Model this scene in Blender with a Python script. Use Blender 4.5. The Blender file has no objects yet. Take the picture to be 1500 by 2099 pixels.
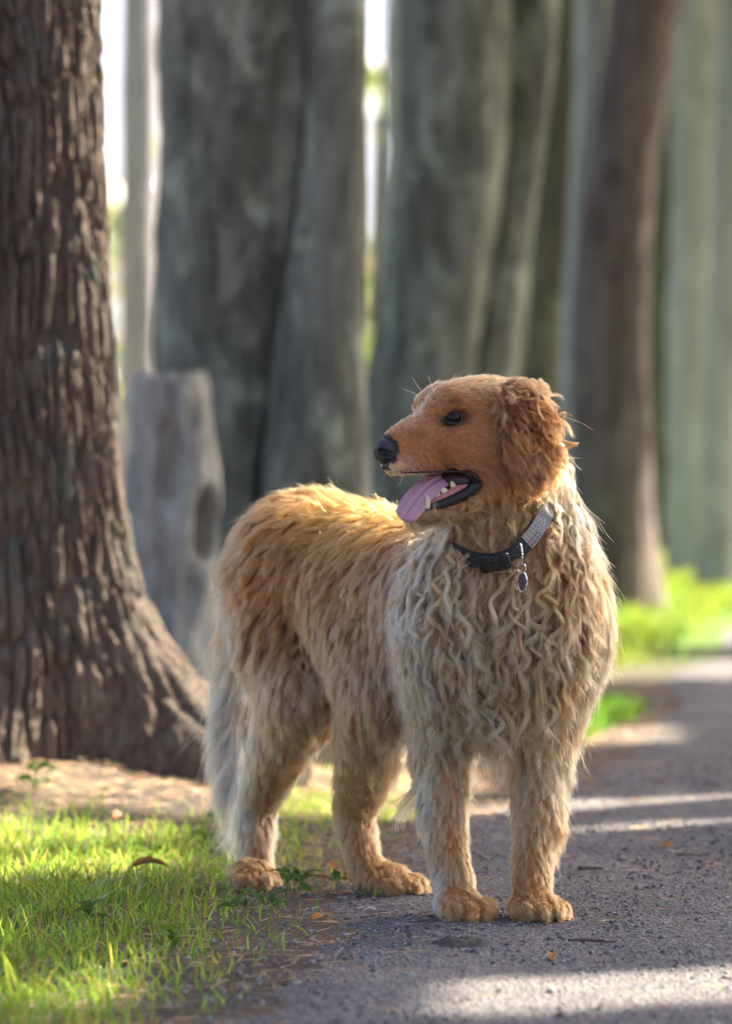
import bpy, math
import numpy as np
from mathutils import Vector, Matrix

sc = bpy.context.scene
COL = sc.collection
R = math.radians
rng = np.random.default_rng(11)

# ------------------------------------------------------------------ camera
CAM_H, FPX, YH = 0.665, 7030.0, 950.0
cam_d = bpy.data.cameras.new('camera')
cam = bpy.data.objects.new('camera', cam_d); COL.objects.link(cam)
cam_d.sensor_fit = 'VERTICAL'; cam_d.sensor_height = 36.0; cam_d.sensor_width = 36.0
cam_d.lens = FPX/2099*36
cam_d.clip_start = 0.1; cam_d.clip_end = 2000
cam.location = (0, 0, CAM_H)
cam.rotation_euler = (R(90) - math.atan((1049.5-YH)/FPX), 0, 0)
cam_d.dof.use_dof = True
cam_d.dof.focus_distance = 4.97
cam_d.dof.aperture_fstop = 3.2
sc.camera = cam

# ------------------------------------------------------------------ sky and sun
SUN_AZ, SUN_EL = 54.0, 38.0        # azimuth east of +Y (away from the camera), elevation
w = bpy.data.worlds.new('World'); sc.world = w; w.use_nodes = True
nt = w.node_tree
bg = nt.nodes['Background']
sky = nt.nodes.new('ShaderNodeTexSky'); sky.sky_type = 'NISHITA'; sky.sun_disc = False
sky.sun_elevation = R(SUN_EL); sky.sun_rotation = R(SUN_AZ)
sky.air_density = 0.30; sky.dust_density = 4.0; sky.ozone_density = 0.0
nt.links.new(sky.outputs[0], bg.inputs[0]); bg.inputs[1].default_value = 0.14
sun_dir = Vector((math.sin(R(SUN_AZ))*math.cos(R(SUN_EL)), math.cos(R(SUN_AZ))*math.cos(R(SUN_EL)), math.sin(R(SUN_EL))))
sd = bpy.data.lights.new('sun', 'SUN'); sd.energy = 5.0; sd.angle = R(0.53); sd.color = (1.0, 0.90, 0.74)
sun = bpy.data.objects.new('sun', sd); COL.objects.link(sun)
sun.rotation_euler = sun_dir.to_track_quat('Z', 'Y').to_euler()
sun.location = sun_dir*30
SUNV = np.array(sun_dir)

vs = sc.view_settings
vs.view_transform = 'Standard'; vs.look = 'None'; vs.exposure = 2.4; vs.gamma = 1.0
vs.use_curve_mapping = False
cy = sc.cycles
cy.max_bounces = 7; cy.diffuse_bounces = 3; cy.glossy_bounces = 4; cy.transmission_bounces = 6
cy.transparent_max_bounces = 8
cy.use_denoising = True; cy.use_adaptive_sampling = True; cy.adaptive_threshold = 0.02
cy.sample_clamp_indirect = 6.0
cy.caustics_reflective = False; cy.caustics_refractive = False

# ------------------------------------------------------------------ helpers
def PX(px, py, d):
    """measured position: photograph pixel at a given distance, as a world point"""
    return np.array([(px-750)/FPX*d, d, CAM_H-(py-YH)/FPX*d])

def norm(v):
    v = np.asarray(v, float)
    return v/np.maximum(np.linalg.norm(v, axis=-1, keepdims=True), 1e-9)

def empty(name, loc, label, cat, group=None):
    o = bpy.data.objects.new(name, None); COL.objects.link(o); o.location = loc
    o.empty_display_size = 0.1
    return tag(o, label, cat, group)

def tag(o, label=None, cat=None, group=None, kind=None):
    if label: o['label'] = label
    if cat: o['category'] = cat
    if group: o['group'] = group
    if kind: o['kind'] = kind
    return o

def mesh_obj(name, V, Fc, mat, parent=None, smooth=True, colors=None):
    """V (n,3) world coordinates; Fc (m,3|4) array or list of faces; ONE mesh object, kept at its parent's origin"""
    me = bpy.data.meshes.new(name)
    V = np.asarray(V, np.float32)
    if parent is not None:
        V = V - np.array(parent_loc(parent), np.float32)
    if isinstance(Fc, np.ndarray):
        k = Fc.shape[1]
        me.vertices.add(len(V)); me.vertices.foreach_set('co', V.ravel())
        me.loops.add(Fc.size); me.loops.foreach_set('vertex_index', Fc.astype(np.int32).ravel())
        me.polygons.add(len(Fc))
        me.polygons.foreach_set('loop_start', np.arange(0, Fc.size, k, dtype=np.int32))
        me.polygons.foreach_set('loop_total', np.full(len(Fc), k, np.int32))
        me.update(calc_edges=True); me.validate()
    else:
        me.from_pydata(V.tolist(), [], Fc); me.update()
    if smooth:
        me.polygons.foreach_set('use_smooth', np.ones(len(me.polygons), bool))
    if colors is not None:
        for nm, c in colors.items():
            a = me.attributes.new(nm, 'FLOAT_COLOR', 'POINT')
            cc = np.ones((len(V), 4), np.float32); cc[:, :3] = c
            a.data.foreach_set('color', cc.ravel())
    me.materials.append(mat.m if isinstance(mat, NT) else mat)
    o = bpy.data.objects.new(name, me); COL.objects.link(o)
    if parent is not None: o.parent = parent
    return o

def parent_loc(p):
    l = np.zeros(3)
    while p is not None:
        l += np.array(p.location); p = p.parent
    return l

# gradient noise, vectorised
_perm = np.random.default_rng(5).permutation(256).astype(np.int32); _perm = np.concatenate([_perm, _perm, _perm])
_g = norm(np.random.default_rng(6).normal(size=(256, 3))).astype(np.float32)
def perlin(p):
    p = np.asarray(p, np.float32)
    i = np.floor(p).astype(np.int32); f = p-i; i &= 255
    u = f*f*f*(f*(f*6-15)+10)
    out = 0
    for dx in (0, 1):
        wx = u[..., 0] if dx else 1-u[..., 0]
        for dy in (0, 1):
            wy = u[..., 1] if dy else 1-u[..., 1]
            for dz in (0, 1):
                wz = u[..., 2] if dz else 1-u[..., 2]
                h = _perm[_perm[_perm[(i[..., 0]+dx) & 255]+((i[..., 1]+dy) & 255)]+((i[..., 2]+dz) & 255)] & 255
                g = _g[h]
                d = g[..., 0]*(f[..., 0]-dx)+g[..., 1]*(f[..., 1]-dy)+g[..., 2]*(f[..., 2]-dz)
                out = out+wx*wy*wz*d
    return out*1.5
def fbm(p, oct=4, gain=0.5):
    a, s, t = 1.0, 0.0, 0.0
    p = np.asarray(p, np.float32)
    for k in range(oct):
        s = s+a*perlin(p*(2**k)+17.3*k); t += a; a *= gain
    return s/t
def sstep(a, b, x):
    t = np.clip((x-a)/(b-a), 0, 1); return t*t*(3-2*t)

# ------------------------------------------------------------------ material helpers
class NT:
    def __init__(s, name):
        s.m = bpy.data.materials.new(name); s.m.use_nodes = True
        s.t = s.m.node_tree; s.b = s.t.nodes['Principled BSDF']; s.out = s.t.nodes['Material Output']
    def n(s, typ, **kw):
        x = s.t.nodes.new('ShaderNode'+typ)
        for k, v in kw.items():
            if k.startswith('i_'):
                key = k[2:]; x.inputs[int(key) if key.isdigit() else key.replace('_', ' ')].default_value = v
            else: setattr(x, k, v)
        return x
    def l(s, a, b): s.t.links.new(a, b)
    def ramp(s, fac, stops):
        r = s.n('ValToRGB'); e = r.color_ramp.elements
        while len(e) < len(stops): e.new(0.5)
        for el, (p, c) in zip(e, stops):
            el.position = p; el.color = (*c, 1) if len(c) == 3 else c
        s.l(fac, r.inputs[0]); return r.outputs[0]
    def noise(s, scale, detail=4, rough=0.55, vec=None, dist=0.0):
        x = s.n('TexNoise'); x.inputs['Scale'].default_value = scale; x.inputs['Detail'].default_value = detail
        x.inputs['Roughness'].default_value = rough; x.inputs['Distortion'].default_value = dist
        if vec is not None: s.l(vec, x.inputs['Vector'])
        return x.outputs['Fac']
    def coords(s, scale=(1, 1, 1)):
        c = s.n('TexCoord'); m = s.n('Mapping'); m.inputs['Scale'].default_value = scale
        s.l(c.outputs['Object'], m.inputs[0]); return m.outputs[0]
    def mix(s, fac, a, b, mode='MIX'):
        x = s.n('Mix', data_type='RGBA', blend_type=mode)
        for v, k in ((fac, 0), (a, 6), (b, 7)):
            if hasattr(v, 'is_linked'): s.l(v, x.inputs[k])
            else: x.inputs[k].default_value = v if k == 0 else (*v, 1)
        return x.outputs[2]
    def bump(s, h, strength=0.5, dist=0.01):
        b = s.n('Bump'); b.inputs['Strength'].default_value = strength; b.inputs['Distance'].default_value = dist
        s.l(h, b.inputs['Height']); s.l(b.outputs[0], s.b.inputs['Normal']); return b
    def set(s, **kw):
        for k, v in kw.items():
            i = s.b.inputs[k.replace('_', ' ')]
            if hasattr(v, 'is_linked'): s.l(v, i)
            else: i.default_value = (*v, 1) if isinstance(v, tuple) and len(v) == 3 and i.type == "RGBA" else v
        return s

def plain(name, col, rough=0.6, **kw):
    return NT(name).set(Base_Color=col, Roughness=rough, **kw).m
# ================================================================== GROUND, PATH
PEY = np.array([2.0, 4.07, 4.97, 5.6, 6.3, 6.9, 7.5, 8.2, 9.3, 10.6, 11.7, 14, 18, 30, 60])
PEX = np.array([-.30, -.17, -.10, -.03, .08, .24, .42, .55, .80, .86, 1.12, 1.45, 2.3, 5.2, 14])
def path_edge(y): return np.interp(y, PEY, PEX)
def gh(x, y):
    x = np.asarray(x, float); y = np.asarray(y, float)
    m = .19*np.exp(-((x+.85)/.52)**2-((y-7.15)/.62)**2)
    off = sstep(.0, .6, path_edge(y)-.05-x)
    n = (fbm(np.stack([x*3, y*3, 0*x], -1), 3)*.022+fbm(np.stack([x*11, y*11, 0*x+4], -1), 2)*.008)*off
    return m+n
def grid_mesh(xs, ys, zf):
    X, Y = np.meshgrid(xs, ys, indexing='ij'); Z = zf(X, Y)
    V = np.stack([X, Y, Z], -1).reshape(-1, 3); nx, ny = X.shape
    i = np.arange(nx*ny).reshape(nx, ny)
    F = np.stack([i[:-1, :-1], i[1:, :-1], i[1:, 1:], i[:-1, 1:]], -1).reshape(-1, 4)
    return V, F
def geo(a, b, n): return np.sign(a)*np.geomspace(abs(a), abs(b), n)
xs = np.concatenate([geo(-600, -2.4, 26)[:-1], np.arange(-2.4, 2.6, .03), geo(2.6, 600, 26)[1:]])
ys = np.concatenate([np.linspace(-30, 2.4, 14)[:-1], np.arange(2.4, 12, .03), np.geomspace(12, 1500, 50)[1:]])
V, F = grid_mesh(xs, ys, gh)
g = NT('forest_soil')
co = g.coords()
n1 = g.noise(1.3, 5, .6, co); n2 = g.noise(28, 6, .65, co); n3 = g.noise(140, 4, .6, co)
soil = g.ramp(n2, [(.28, (.050, .041, .034)), (.5, (.105, .084, .066)), (.72, (.19, .150, .112))])
litter = g.ramp(n3, [(.3, (.09, .060, .040)), (.55, (.26, .185, .120)), (.75, (.46, .36, .25))])
sl = g.mix(g.ramp(n1, [(.40, (0, 0, 0)), (.60, (1, 1, 1))]), soil, litter)
# turf in the distance where single blades can no longer be told apart
tc_ = g.n('TexCoord'); sx = g.n('SeparateXYZ'); g.l(tc_.outputs['Object'], sx.inputs[0])
far = g.n('MapRange'); far.inputs['From Min'].default_value = 10.5; far.inputs['From Max'].default_value = 13.0; g.l(sx.outputs['Y'], far.inputs['Value'])
turf = g.ramp(g.noise(.8, 6, .6, co), [(.35, (.060, .130, .020)), (.55, (.115, .205, .035)), (.75, (.23, .25, .075))])
fld = g.n('MapRange'); fld.inputs['From Min'].default_value = 24; fld.inputs['From Max'].default_value = 45; g.l(sx.outputs['Y'], fld.inputs['Value'])
field = g.ramp(g.noise(.25, 5, .6, co), [(.35, (.20, .21, .09)), (.65, (.38, .31, .19))])
c = g.mix(far.outputs[0], sl, turf); c = g.mix(fld.outputs[0], c, field)
g.set(Base_Color=c, Roughness=.95, Specular_IOR_Level=.15)
ad = g.n('Math', operation='ADD'); g.l(n2, ad.inputs[0]); g.l(n3, ad.inputs[1])
g.bump(ad.outputs[0], .8, .012)
ground = mesh_obj('ground', V, F, g); tag(ground, kind='structure')

# path: a worn, gritty sheet whose ragged edge sinks into the soil
py_ = np.concatenate([np.arange(1.6, 9, .022), np.geomspace(9, 60, 120)]); ps_ = np.concatenate([np.linspace(0, .5, 30), np.linspace(.5, 2.4, 56)[1:], np.linspace(2.4, 2.8, 12)[1:]])
Yg, Sg = np.meshgrid(py_, ps_, indexing='ij')
wob = .055*fbm(np.stack([Yg*2.2, 0*Yg+3, 0*Yg], -1), 4)
Xg = path_edge(Yg)-.06+Sg+wob
rag = fbm(np.stack([Xg*9, Yg*9, 0*Xg], -1), 4)*.5+.5
lift_ = sstep(0, .22, np.minimum(Sg, 2.8-Sg)+(rag-.5)*.20)
base = gh(Xg, Yg)
rel = fbm(np.stack([Xg*2.2, Yg*2.2, 0*Xg+9], -1), 3)*.006+fbm(np.stack([Xg*30, Yg*30, 0*Xg+2], -1), 3)*.0022
Zg = np.where(lift_ > 0, base+.006*lift_-.004*(1-lift_)*1.8+rel*lift_, base-.01)
nx, ny = Xg.shape; i = np.arange(nx*ny).reshape(nx, ny)
F = np.stack([i[:-1, :-1], i[:-1, 1:], i[1:, 1:], i[1:, :-1]], -1).reshape(-1, 4)
PATH_Z = lambda x, y: gh(x, y)+.004
pm = NT('gritty_path'); co = pm.coords()
v1 = pm.n('TexVoronoi'); v1.inputs['Scale'].default_value = 210; pm.l(co, v1.inputs['Vector'])
v2 = pm.n('TexVoronoi'); v2.inputs['Scale'].default_value = 95; pm.l(co, v2.inputs['Vector'])
grit = pm.ramp(v1.outputs['Color'], [(.15, (.105, .104, .112)), (.55, (.215, .208, .212)), (.93, (.42, .39, .37))])
dust = pm.ramp(pm.noise(6, 6, .65, co), [(.38, (.135, .132, .136)), (.70, (.30, .278, .258))])
pc = pm.mix(.25, grit, dust)
stain = pm.ramp(pm.noise(2.1, 5, .6, co), [(.35, (.72, .72, .74)), (.65, (1.08, 1.05, 1.0))])
pc = pm.mix(1.0, pc, stain, 'MULTIPLY')
pm.set(Base_Color=pc, Roughness=.93, Specular_IOR_Level=.2)
sm = pm.n('Math', operation='ADD'); pm.l(v1.outputs['Distance'], sm.inputs[0]); pm.l(v2.outputs['Distance'], sm.inputs[1])
pm.bump(sm.outputs[0], .9, .008)
path = mesh_obj('path', np.stack([Xg, Yg, Zg], -1).reshape(-1, 3), F, pm); tag(path, kind='structure')
# ================================================================== TREES
def band(v, a, b, s): return sstep(a-s, a+s, v)*(1-sstep(b-s, b+s, v))
def sunlit(x, y):
    """sun pattern on the ground that the crown gaps are cut to (0 shade .. 1 light)"""
    t = y-.30*(x)                                        # stripes run with the sun's azimuth, flattened
    n = fbm(np.stack([x*1.6, y*2.2, 0*x], -1), 3)
    L = 0*x
    L = np.maximum(L, band(y, 6.30, 7.40, .15)*sstep(.6, -.1, x)*sstep(-.35, .0, n+.10))        # needles by the pine
    L = np.maximum(L, band(y, 5.15, 6.25, .12)*sstep(-.16, -.34, x+.10*n))                        # grass on the left
    L = np.maximum(L, band(y, 4.10, 4.95, .10)*sstep(-.18, -.36, x+.1*n))                         # lower left grass, dog's back
    L = L*(1-.88*sstep(1.0, .6, np.hypot((x+.58)/.17, (y-4.42)/.24)))*(1-.6*sstep(1.0, .5, np.hypot((x+.30)/.08, (y-4.62)/.12)))   # leaves kept here to shade the dog's head and neck
    L = np.maximum(L, band(t, 6.30, 6.64, .04)*sstep(.10, .3, x)); L = np.maximum(L, band(t, 5.98, 6.18, .04)*sstep(.2, .4, x))
    L = np.maximum(L, band(t, 5.75, 5.83, .04)*sstep(.3, .5, x)); L = np.maximum(L, .7*band(t, 4.98, 5.04, .03)*sstep(.1, .2, x))
    L = np.maximum(L, band(t, 4.00, 4.36, .05)*sstep(-.02, .12, x)*sstep(-.35, .0, n+.2))
    L = np.maximum(L, band(y, 10.5, 11.6, .3)*sstep(.1, .5, x)); L = np.maximum(L, sstep(12.0, 13.0, y)*sstep(-.3, .0, n+.15)*sstep(.2, .7, x))
    L = np.maximum(L, band(y, 8.0, 9.0, .2)*band(x, .3, .8, .08)*.8)
    return L
def trunk_mesh(prof, zz, nth, disp, lobe=None):
    """prof: list of (z, cx, cy, r); zz: heights; disp(theta, z, P) -> outward offset"""
    prof = np.array(prof, float); zz = np.asarray(zz, float)
    def cr(col):
        return np.interp(zz, prof[:, 0], prof[:, col])
    cx, cy, r = [spl1(prof[:, 0], prof[:, k], zz) for k in (1, 2, 3)]
    th = np.linspace(0, 2*np.pi, nth, endpoint=False)
    T, Z = np.meshgrid(th, zz, indexing='xy')
    rr = r[:, None]*np.ones_like(T)
    if lobe is not None: rr = rr+lobe(T, Z)
    Q = np.stack([np.cos(T)*rr, np.sin(T)*rr, Z], -1)
    rr = rr+disp(T, Z, Q)
    V = np.stack([cx[:, None]+np.cos(T)*rr, cy[:, None]+np.sin(T)*rr, Z], -1)
    m = len(zz); i = np.arange(m*nth).reshape(m, nth); j = np.roll(i, -1, axis=1)
    F = np.stack([i[:-1], j[:-1], j[1:], i[1:]], -1).reshape(-1, 4)
    return V.reshape(-1, 3), F
def spl1(x, y, t):
    o = np.argsort(x); x = np.asarray(x)[o]; y = np.asarray(y)[o]
    m = np.gradient(y, x)
    i = np.clip(np.searchsorted(x, t)-1, 0, len(x)-2); h = x[i+1]-x[i]; u = np.clip((t-x[i])/h, 0, 1)
    return (2*u**3-3*u**2+1)*y[i]+(u**3-2*u**2+u)*h*m[i]+(-2*u**3+3*u**2)*y[i+1]+(u**3-u**2)*h*m[i+1]

def bark_mat(name, dark, mid, light, lichen, sc_=1.0, lich=.55, bump=.6, rough=.9, vs=.18):
    b = NT(name); co = b.coords((1, 1, vs)); iso = b.coords()
    a = b.noise(14*sc_, 6, .65, co, .6); a2 = b.noise(60*sc_, 5, .6, co)
    c = b.ramp(a, [(.34, dark), (.5, mid), (.68, light)])
    c = b.mix(.45, c, b.ramp(a2, [(.3, dark), (.7, light)]))
    lf = b.ramp(b.noise(9*sc_, 7, .68, b.coords((1, 1, .55)), .5), [(lich-.04, (0, 0, 0)), (lich+.10, (1, 1, 1))])
    c = b.mix(lf, c, lichen)
    b.set(Base_Color=c, Roughness=rough, Specular_IOR_Level=.2)
    s = b.n('Math', operation='ADD'); b.l(a, s.inputs[0]); b.l(a2, s.inputs[1])
    b.bump(s.outputs[0], bump, .02)
    return b.m
m_pine = bark_mat('pine_bark', (.040, .027, .021), (.118, .086, .066), (.25, .195, .150), (.150, .165, .130), 1.6, .58, .8, vs=.3)
m_sage = bark_mat('grey_green_bark', (.042, .042, .030), (.130, .134, .102), (.28, .282, .225), (.34, .37, .28), .8, .55)
m_olive = bark_mat('olive_bark', (.050, .045, .030), (.105, .098, .064), (.21, .185, .12), (.19, .195, .12), .8, .57)
m_plum = bark_mat('reddish_bark', (.045, .030, .030), (.135, .098, .085), (.26, .205, .175), (.21, .20, .145), .8, .58)
m_pale = bark_mat('pale_grey_bark', (.22, .205, .170), (.42, .405, .33), (.60, .575, .50), (.52, .500, .43), .8, .52)  # pale bark, lightened further to put haze into its colour
m_lilac = bark_mat('lilac_grey_bark', (.15, .14, .155), (.28, .265, .29), (.40, .385, .41), (.34, .33, .345), .5, .55)
m_dead = bark_mat('weathered_deadwood', (.09, .078, .058), (.31, .300, .250), (.58, .565, .49), (.42, .43, .34), 1.1, .58)
def leafm(name, c, t=.5, gloss=.4):
    m = bpy.data.materials.new(name); m.use_nodes = True; nt_ = m.node_tree; nt_.nodes.clear()
    o = nt_.nodes.new('ShaderNodeOutputMaterial'); d = nt_.nodes.new('ShaderNodeBsdfDiffuse'); tr = nt_.nodes.new('ShaderNodeBsdfTranslucent'); gl = nt_.nodes.new('ShaderNodeBsdfGlossy')
    at = nt_.nodes.new('ShaderNodeAttribute'); at.attribute_name = 'tint'
    m1 = nt_.nodes.new('ShaderNodeMixShader'); m1.inputs[0].default_value = t; m2 = nt_.nodes.new('ShaderNodeMixShader')
    fr = nt_.nodes.new('ShaderNodeFresnel'); fr.inputs[0].default_value = 1.18
    gl.inputs['Roughness'].default_value = .5
    mul = nt_.nodes.new('ShaderNodeVectorMath'); mul.operation = 'MULTIPLY'; mul.inputs[1].default_value = c
    nt_.links.new(at.outputs['Color'], mul.inputs[0])
    nt_.links.new(mul.outputs[0], d.inputs[0]); nt_.links.new(mul.outputs[0], tr.inputs[0])
    nt_.links.new(d.outputs[0], m1.inputs[1]); nt_.links.new(tr.outputs[0], m1.inputs[2])
    gm = nt_.nodes.new('ShaderNodeMath'); gm.operation = 'MULTIPLY'; gm.inputs[1].default_value = gloss; nt_.links.new(fr.outputs[0], gm.inputs[0])
    nt_.links.new(gm.outputs[0], m2.inputs[0]); nt_.links.new(m1.outputs[0], m2.inputs[1]); nt_.links.new(gl.outputs[0], m2.inputs[2])
    nt_.links.new(m2.outputs[0], o.inputs[0]); return m
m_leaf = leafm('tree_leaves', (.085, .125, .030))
m_leafy = leafm('far_leaves_sun_tinted', (.24, .27, .075), .55)  # lighter leaf colour puts sunlight into the far foliage

def leaves_mesh(P, size, rg, stretch=1.7):
    """one diamond-shaped folded leaf per point"""
    n = len(P); a = norm(rg.normal(size=(n, 3))); b = norm(np.cross(a, rg.normal(size=(n, 3)))); c = np.cross(a, b)
    s = (size*rg.uniform(.6, 1.3, n))[:, None]
    V = np.stack([P-a*s*stretch*.5, P+b*s*.5+c*s*.12, P+a*s*stretch*.5, P-b*s*.5+c*s*.12], 1).reshape(-1, 3)
    i = np.arange(n)[:, None]*4
    F = np.concatenate([i+np.array([0, 1, 2]), i+np.array([0, 2, 3])])
    t = np.repeat(np.exp(rg.normal(0, .25, (n, 1)))*np.array([1, 1, 1])*np.stack([np.exp(rg.normal(0, .15, n)), np.ones(n), np.exp(rg.normal(0, .2, n))], -1), 4, axis=0)
    return V, F, t
def smooth_bark(amp=.010, fl=3.0, seed=0):
    def f(T, Z, Q):
        q = Q*np.array([fl, fl, fl*.22])+seed*7.7
        fine = Q*np.array([26, 26, 4.0])+seed*3.3
        return amp*2.2*fbm(q, 3)+amp*.6*fbm(fine, 3)
    return f
def flare(r0, h, k=5, seed=0, side=None):
    def f(T, Z):
        e = np.exp(-np.clip(Z, 0, None)/h)
        l = 1+.45*np.cos(k*T+seed)+.25*np.cos((k-2)*T+seed*2.1)
        return r0*e*l
    return f
def zlist(hi, dense=.03, top=2.4):
    return np.concatenate([np.arange(-.12, top, dense), np.geomspace(top, hi, 14)]) if hi > top else np.arange(-.12, hi, dense)
def pxprof(d, rows):
    """rows (py, px_centre, px_radius) measured on the photograph at distance d -> (z, x, y, r)"""
    out = []
    for (py, px, pr) in rows:
        p = PX(px, py, d); out.append((p[2], p[0], d, pr/FPX*d))
    return sorted(out)
TREES = []
def make_tree(name, label, d, stems, group=None, height=9.0, crown=True, dense=.03, cat='tree'):
    """stems: list of (rows, material, flare, seed, part label)"""
    prof0 = pxprof(d, stems[0][0]); bx, by = prof0[0][1], prof0[0][2]
    o = empty(name, (bx, by, float(gh(bx, by))), label, cat, group)
    for (rows, mat, fl, seed, dd) in stems:
        pr = pxprof(d+dd, rows)
        z0 = pr[0][0]
        pr = [(-.15, pr[0][1], pr[0][2], pr[0][3])]+[p for p in pr if p[0] > -.1]
        zl, xl, yl, rl = pr[-1]; zk, xk = pr[-2][0], pr[-2][1]
        sl = np.clip((xl-xk)/max(zl-zk, .1), -.12, .12)
        pr += [(zl+2.0, xl+sl*2, yl, rl*.9), (height, xl+sl*3.5, yl, rl*.35)]
        V, F = trunk_mesh(pr, zlist(height, dense), 96, smooth_bark(.018*rl/.2+.005, 3.6, seed), flare(fl, .22, 5, seed))
        mesh_obj('trunk', V, F, mat, o)
    if crown:
        rg = np.random.default_rng(int(abs(bx*100)+by*10))
        n = 6000 if d < 26 else 2200
        u = norm(rg.normal(size=(n, 3)))*(rg.random((n, 1))**.45)
        u = u*np.array([3.0, 3.0, 1.7])+np.array([xl+1.4, yl+.8, 5.9 if d < 26 else height-.2])
        gx = u[:, 0]-SUNV[0]/SUNV[2]*u[:, 2]; gy = u[:, 1]-SUNV[1]/SUNV[2]*u[:, 2]
        keep = (fbm(u*.9, 2) > -.25) & (rg.random(n) > sstep(.15, .55, sunlit(gx, gy))*1.02)  # leaves omitted where sun patches are wanted; crown shaped for its shade
        V, F, t = leaves_mesh(u[keep], np.full(keep.sum(), .20), rg)
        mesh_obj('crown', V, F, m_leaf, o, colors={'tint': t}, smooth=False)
    return o

# --- the rough pine in front, with its root flare
pd = 6.95
pr = [(-.15, PX(5, 0, pd)[0], pd, .233), (.35, PX(8, 0, pd)[0], pd, .223), (.70, PX(8, 0, pd)[0], pd, .213), (1.2, PX(8, 0, pd)[0], pd, .198), (1.6, PX(6, 0, pd)[0], pd, .188), (4, -.72, pd, .17), (9, -.74, pd, .08)]
def pine_lobe(T, Z):
    z = np.clip(Z-.10, 0, None)
    out = 0
    for a0, wd, ex, hh, e0 in ((-.16, .44, .36, .16, 0), (-1.9, .55, .13, .16, 0), (2.6, .5, .2, .16, 0), (1.2, .5, .2, .16, 0)):
        dT = np.angle(np.exp(1j*(T-a0)))
        out = out+ex*np.exp(-(dT/(wd*(1+.6*z)))**2)*np.exp(-z/hh)
    return out+.03*np.exp(-z/.25)
def pine_bark(T, Z, Q):
    wx = fbm(Q*np.array([5, 5, 2.2]), 3)*.9
    u = T/(2*np.pi)*48+wx*.95+.35*fbm(Q*np.array([11, 11, 5])+3, 2); v = Z/.17+wx*.9+.4*fbm(Q*np.array([9, 9, 9])+5, 2)
    def cells(u, v, nu, sd):
        r2 = np.random.default_rng(sd); J = r2.random((nu, 128, 3)); CO = r2.random(nu)*20
        iu = np.floor(u).astype(int); f1 = np.full(u.shape, 9.0); f2 = f1.copy(); hgt = np.zeros(u.shape)
        for du in (-1, 0, 1):
            vo = v+CO[(iu+du) % nu]; iv = np.floor(vo).astype(int)
            for dv in (-1, 0, 1):
                c = J[(iu+du) % nu, (iv+dv) % 128]
                d_ = np.hypot(iu+du+.1+.8*c[..., 0]-u, (iv+dv+c[..., 1]-vo)*.62)
                nb = d_ < f1; f2 = np.where(nb, f1, np.minimum(f2, d_)); hgt = np.where(nb, c[..., 2], hgt); f1 = np.where(nb, d_, f1)
        return f2-f1, hgt
    e1, h1 = cells(u, v, 48, 1); e2, h2 = cells(u*2.0, v*2.6, 96, 2)
    plate = sstep(.0, .30, e1)*.015+h1*.007+sstep(.0, .3, e2)*.0045+h2*.0035*sstep(.05, .2, e1)
    return plate-.014+.0045*fbm(Q*np.array([70, 70, 30]), 3)+.022*fbm(Q*np.array([3, 3, 1.2])+9, 2)
zz = np.concatenate([np.arange(-.12, 1.72, .0055), np.geomspace(1.72, 9, 20)[1:]])
V, F = trunk_mesh(pr, zz, 430, pine_bark, pine_lobe)
pine = empty('pine_tree', (pr[0][1], pd, .05), 'rough barked brown pine trunk with wide root flare beside the grass', 'tree', None)
V[:, 2] += .0
mesh_obj('trunk', V, F, m_pine, pine)
rg = np.random.default_rng(3); u = norm(rg.normal(size=(3000, 3)))*(rg.random((3000, 1))**.5)*np.array([2.0, 2.0, 2.0])+np.array([-.8, 7.2, 9.2])
V, F, t = leaves_mesh(u, np.full(3000, .2), rg); mesh_obj('crown', V, F, m_leaf, pine, colors={'tint': t}, smooth=False)

# --- weathered stump
sdp = 9.25
rows = [(770, 350, 72), (800, 350, 80), (900, 356, 84), (1000, 358, 92), (1100, 362, 88), (1200, 362, 84), (1330, 360, 84), (1430, 362, 92), (1470, 364, 104)]
pr = pxprof(sdp, rows)
def stump_disp(T, Z, Q):
    o = .055*fbm(Q*np.array([9, 9, 2.6])+3, 3)+.006*fbm(Q*np.array([40, 40, 6]), 3)
    def dent(a, z, wa, wz, dp):
        dT = np.angle(np.exp(1j*(T-a))); return -dp*sstep(1.0, .35, np.sqrt((dT/wa)**2+((Z-z)/wz)**2))
    o = o+dent(-.80, .50, .40, .12, .095)+dent(-1.60, .66, .34, .15, .045)+dent(-1.2, .30, .4, .1, .02)
    dT = np.angle(np.exp(1j*(T+2.3))); o = o+.018*np.exp(-(dT/.5)**2)*sstep(.3, .5, Z)
    return o
top = pr[-1][0]
zz = np.arange(-.1, top+.001, .012)
V, F = trunk_mesh(pr, zz, 120, stump_disp)
nth = 120; m = len(zz)
ring = V.reshape(m, nth, 3); cen = ring[-1].mean(0)
ring[-1, :, 2] += .02*fbm(ring[-1]*22, 2); 
Vt = [ring.reshape(-1, 3)]; Ft = F.tolist()
inner = cen+(ring[-1]-cen)*.90; inner[:, 2] += .012+.03*fbm(inner*16, 2)
inner2 = cen+(ring[-1]-cen)*.45; inner2[:, 2] -= .02-.05*fbm(inner2*20, 2)
Vt += [inner, inner2, cen[None]+np.array([[0, 0, -.03]])]
b0 = (m-1)*nth; b1 = m*nth; b2 = b1+nth; b3 = b2+nth
for k in range(nth):
    k2 = (k+1) % nth
    Ft += [(b0+k, b0+k2, b1+k2, b1+k), (b1+k, b1+k2, b2+k2, b2+k), (b2+k, b2+k2, b3)]
st = mesh_obj('tree_stump', np.concatenate(Vt)-np.array([pr[0][1], sdp, 0]), Ft, m_dead); st.location = (pr[0][1], sdp, 0)
tag(st, 'pale weathered dead stump with a dark hollow between two trunks', 'stump')

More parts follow.
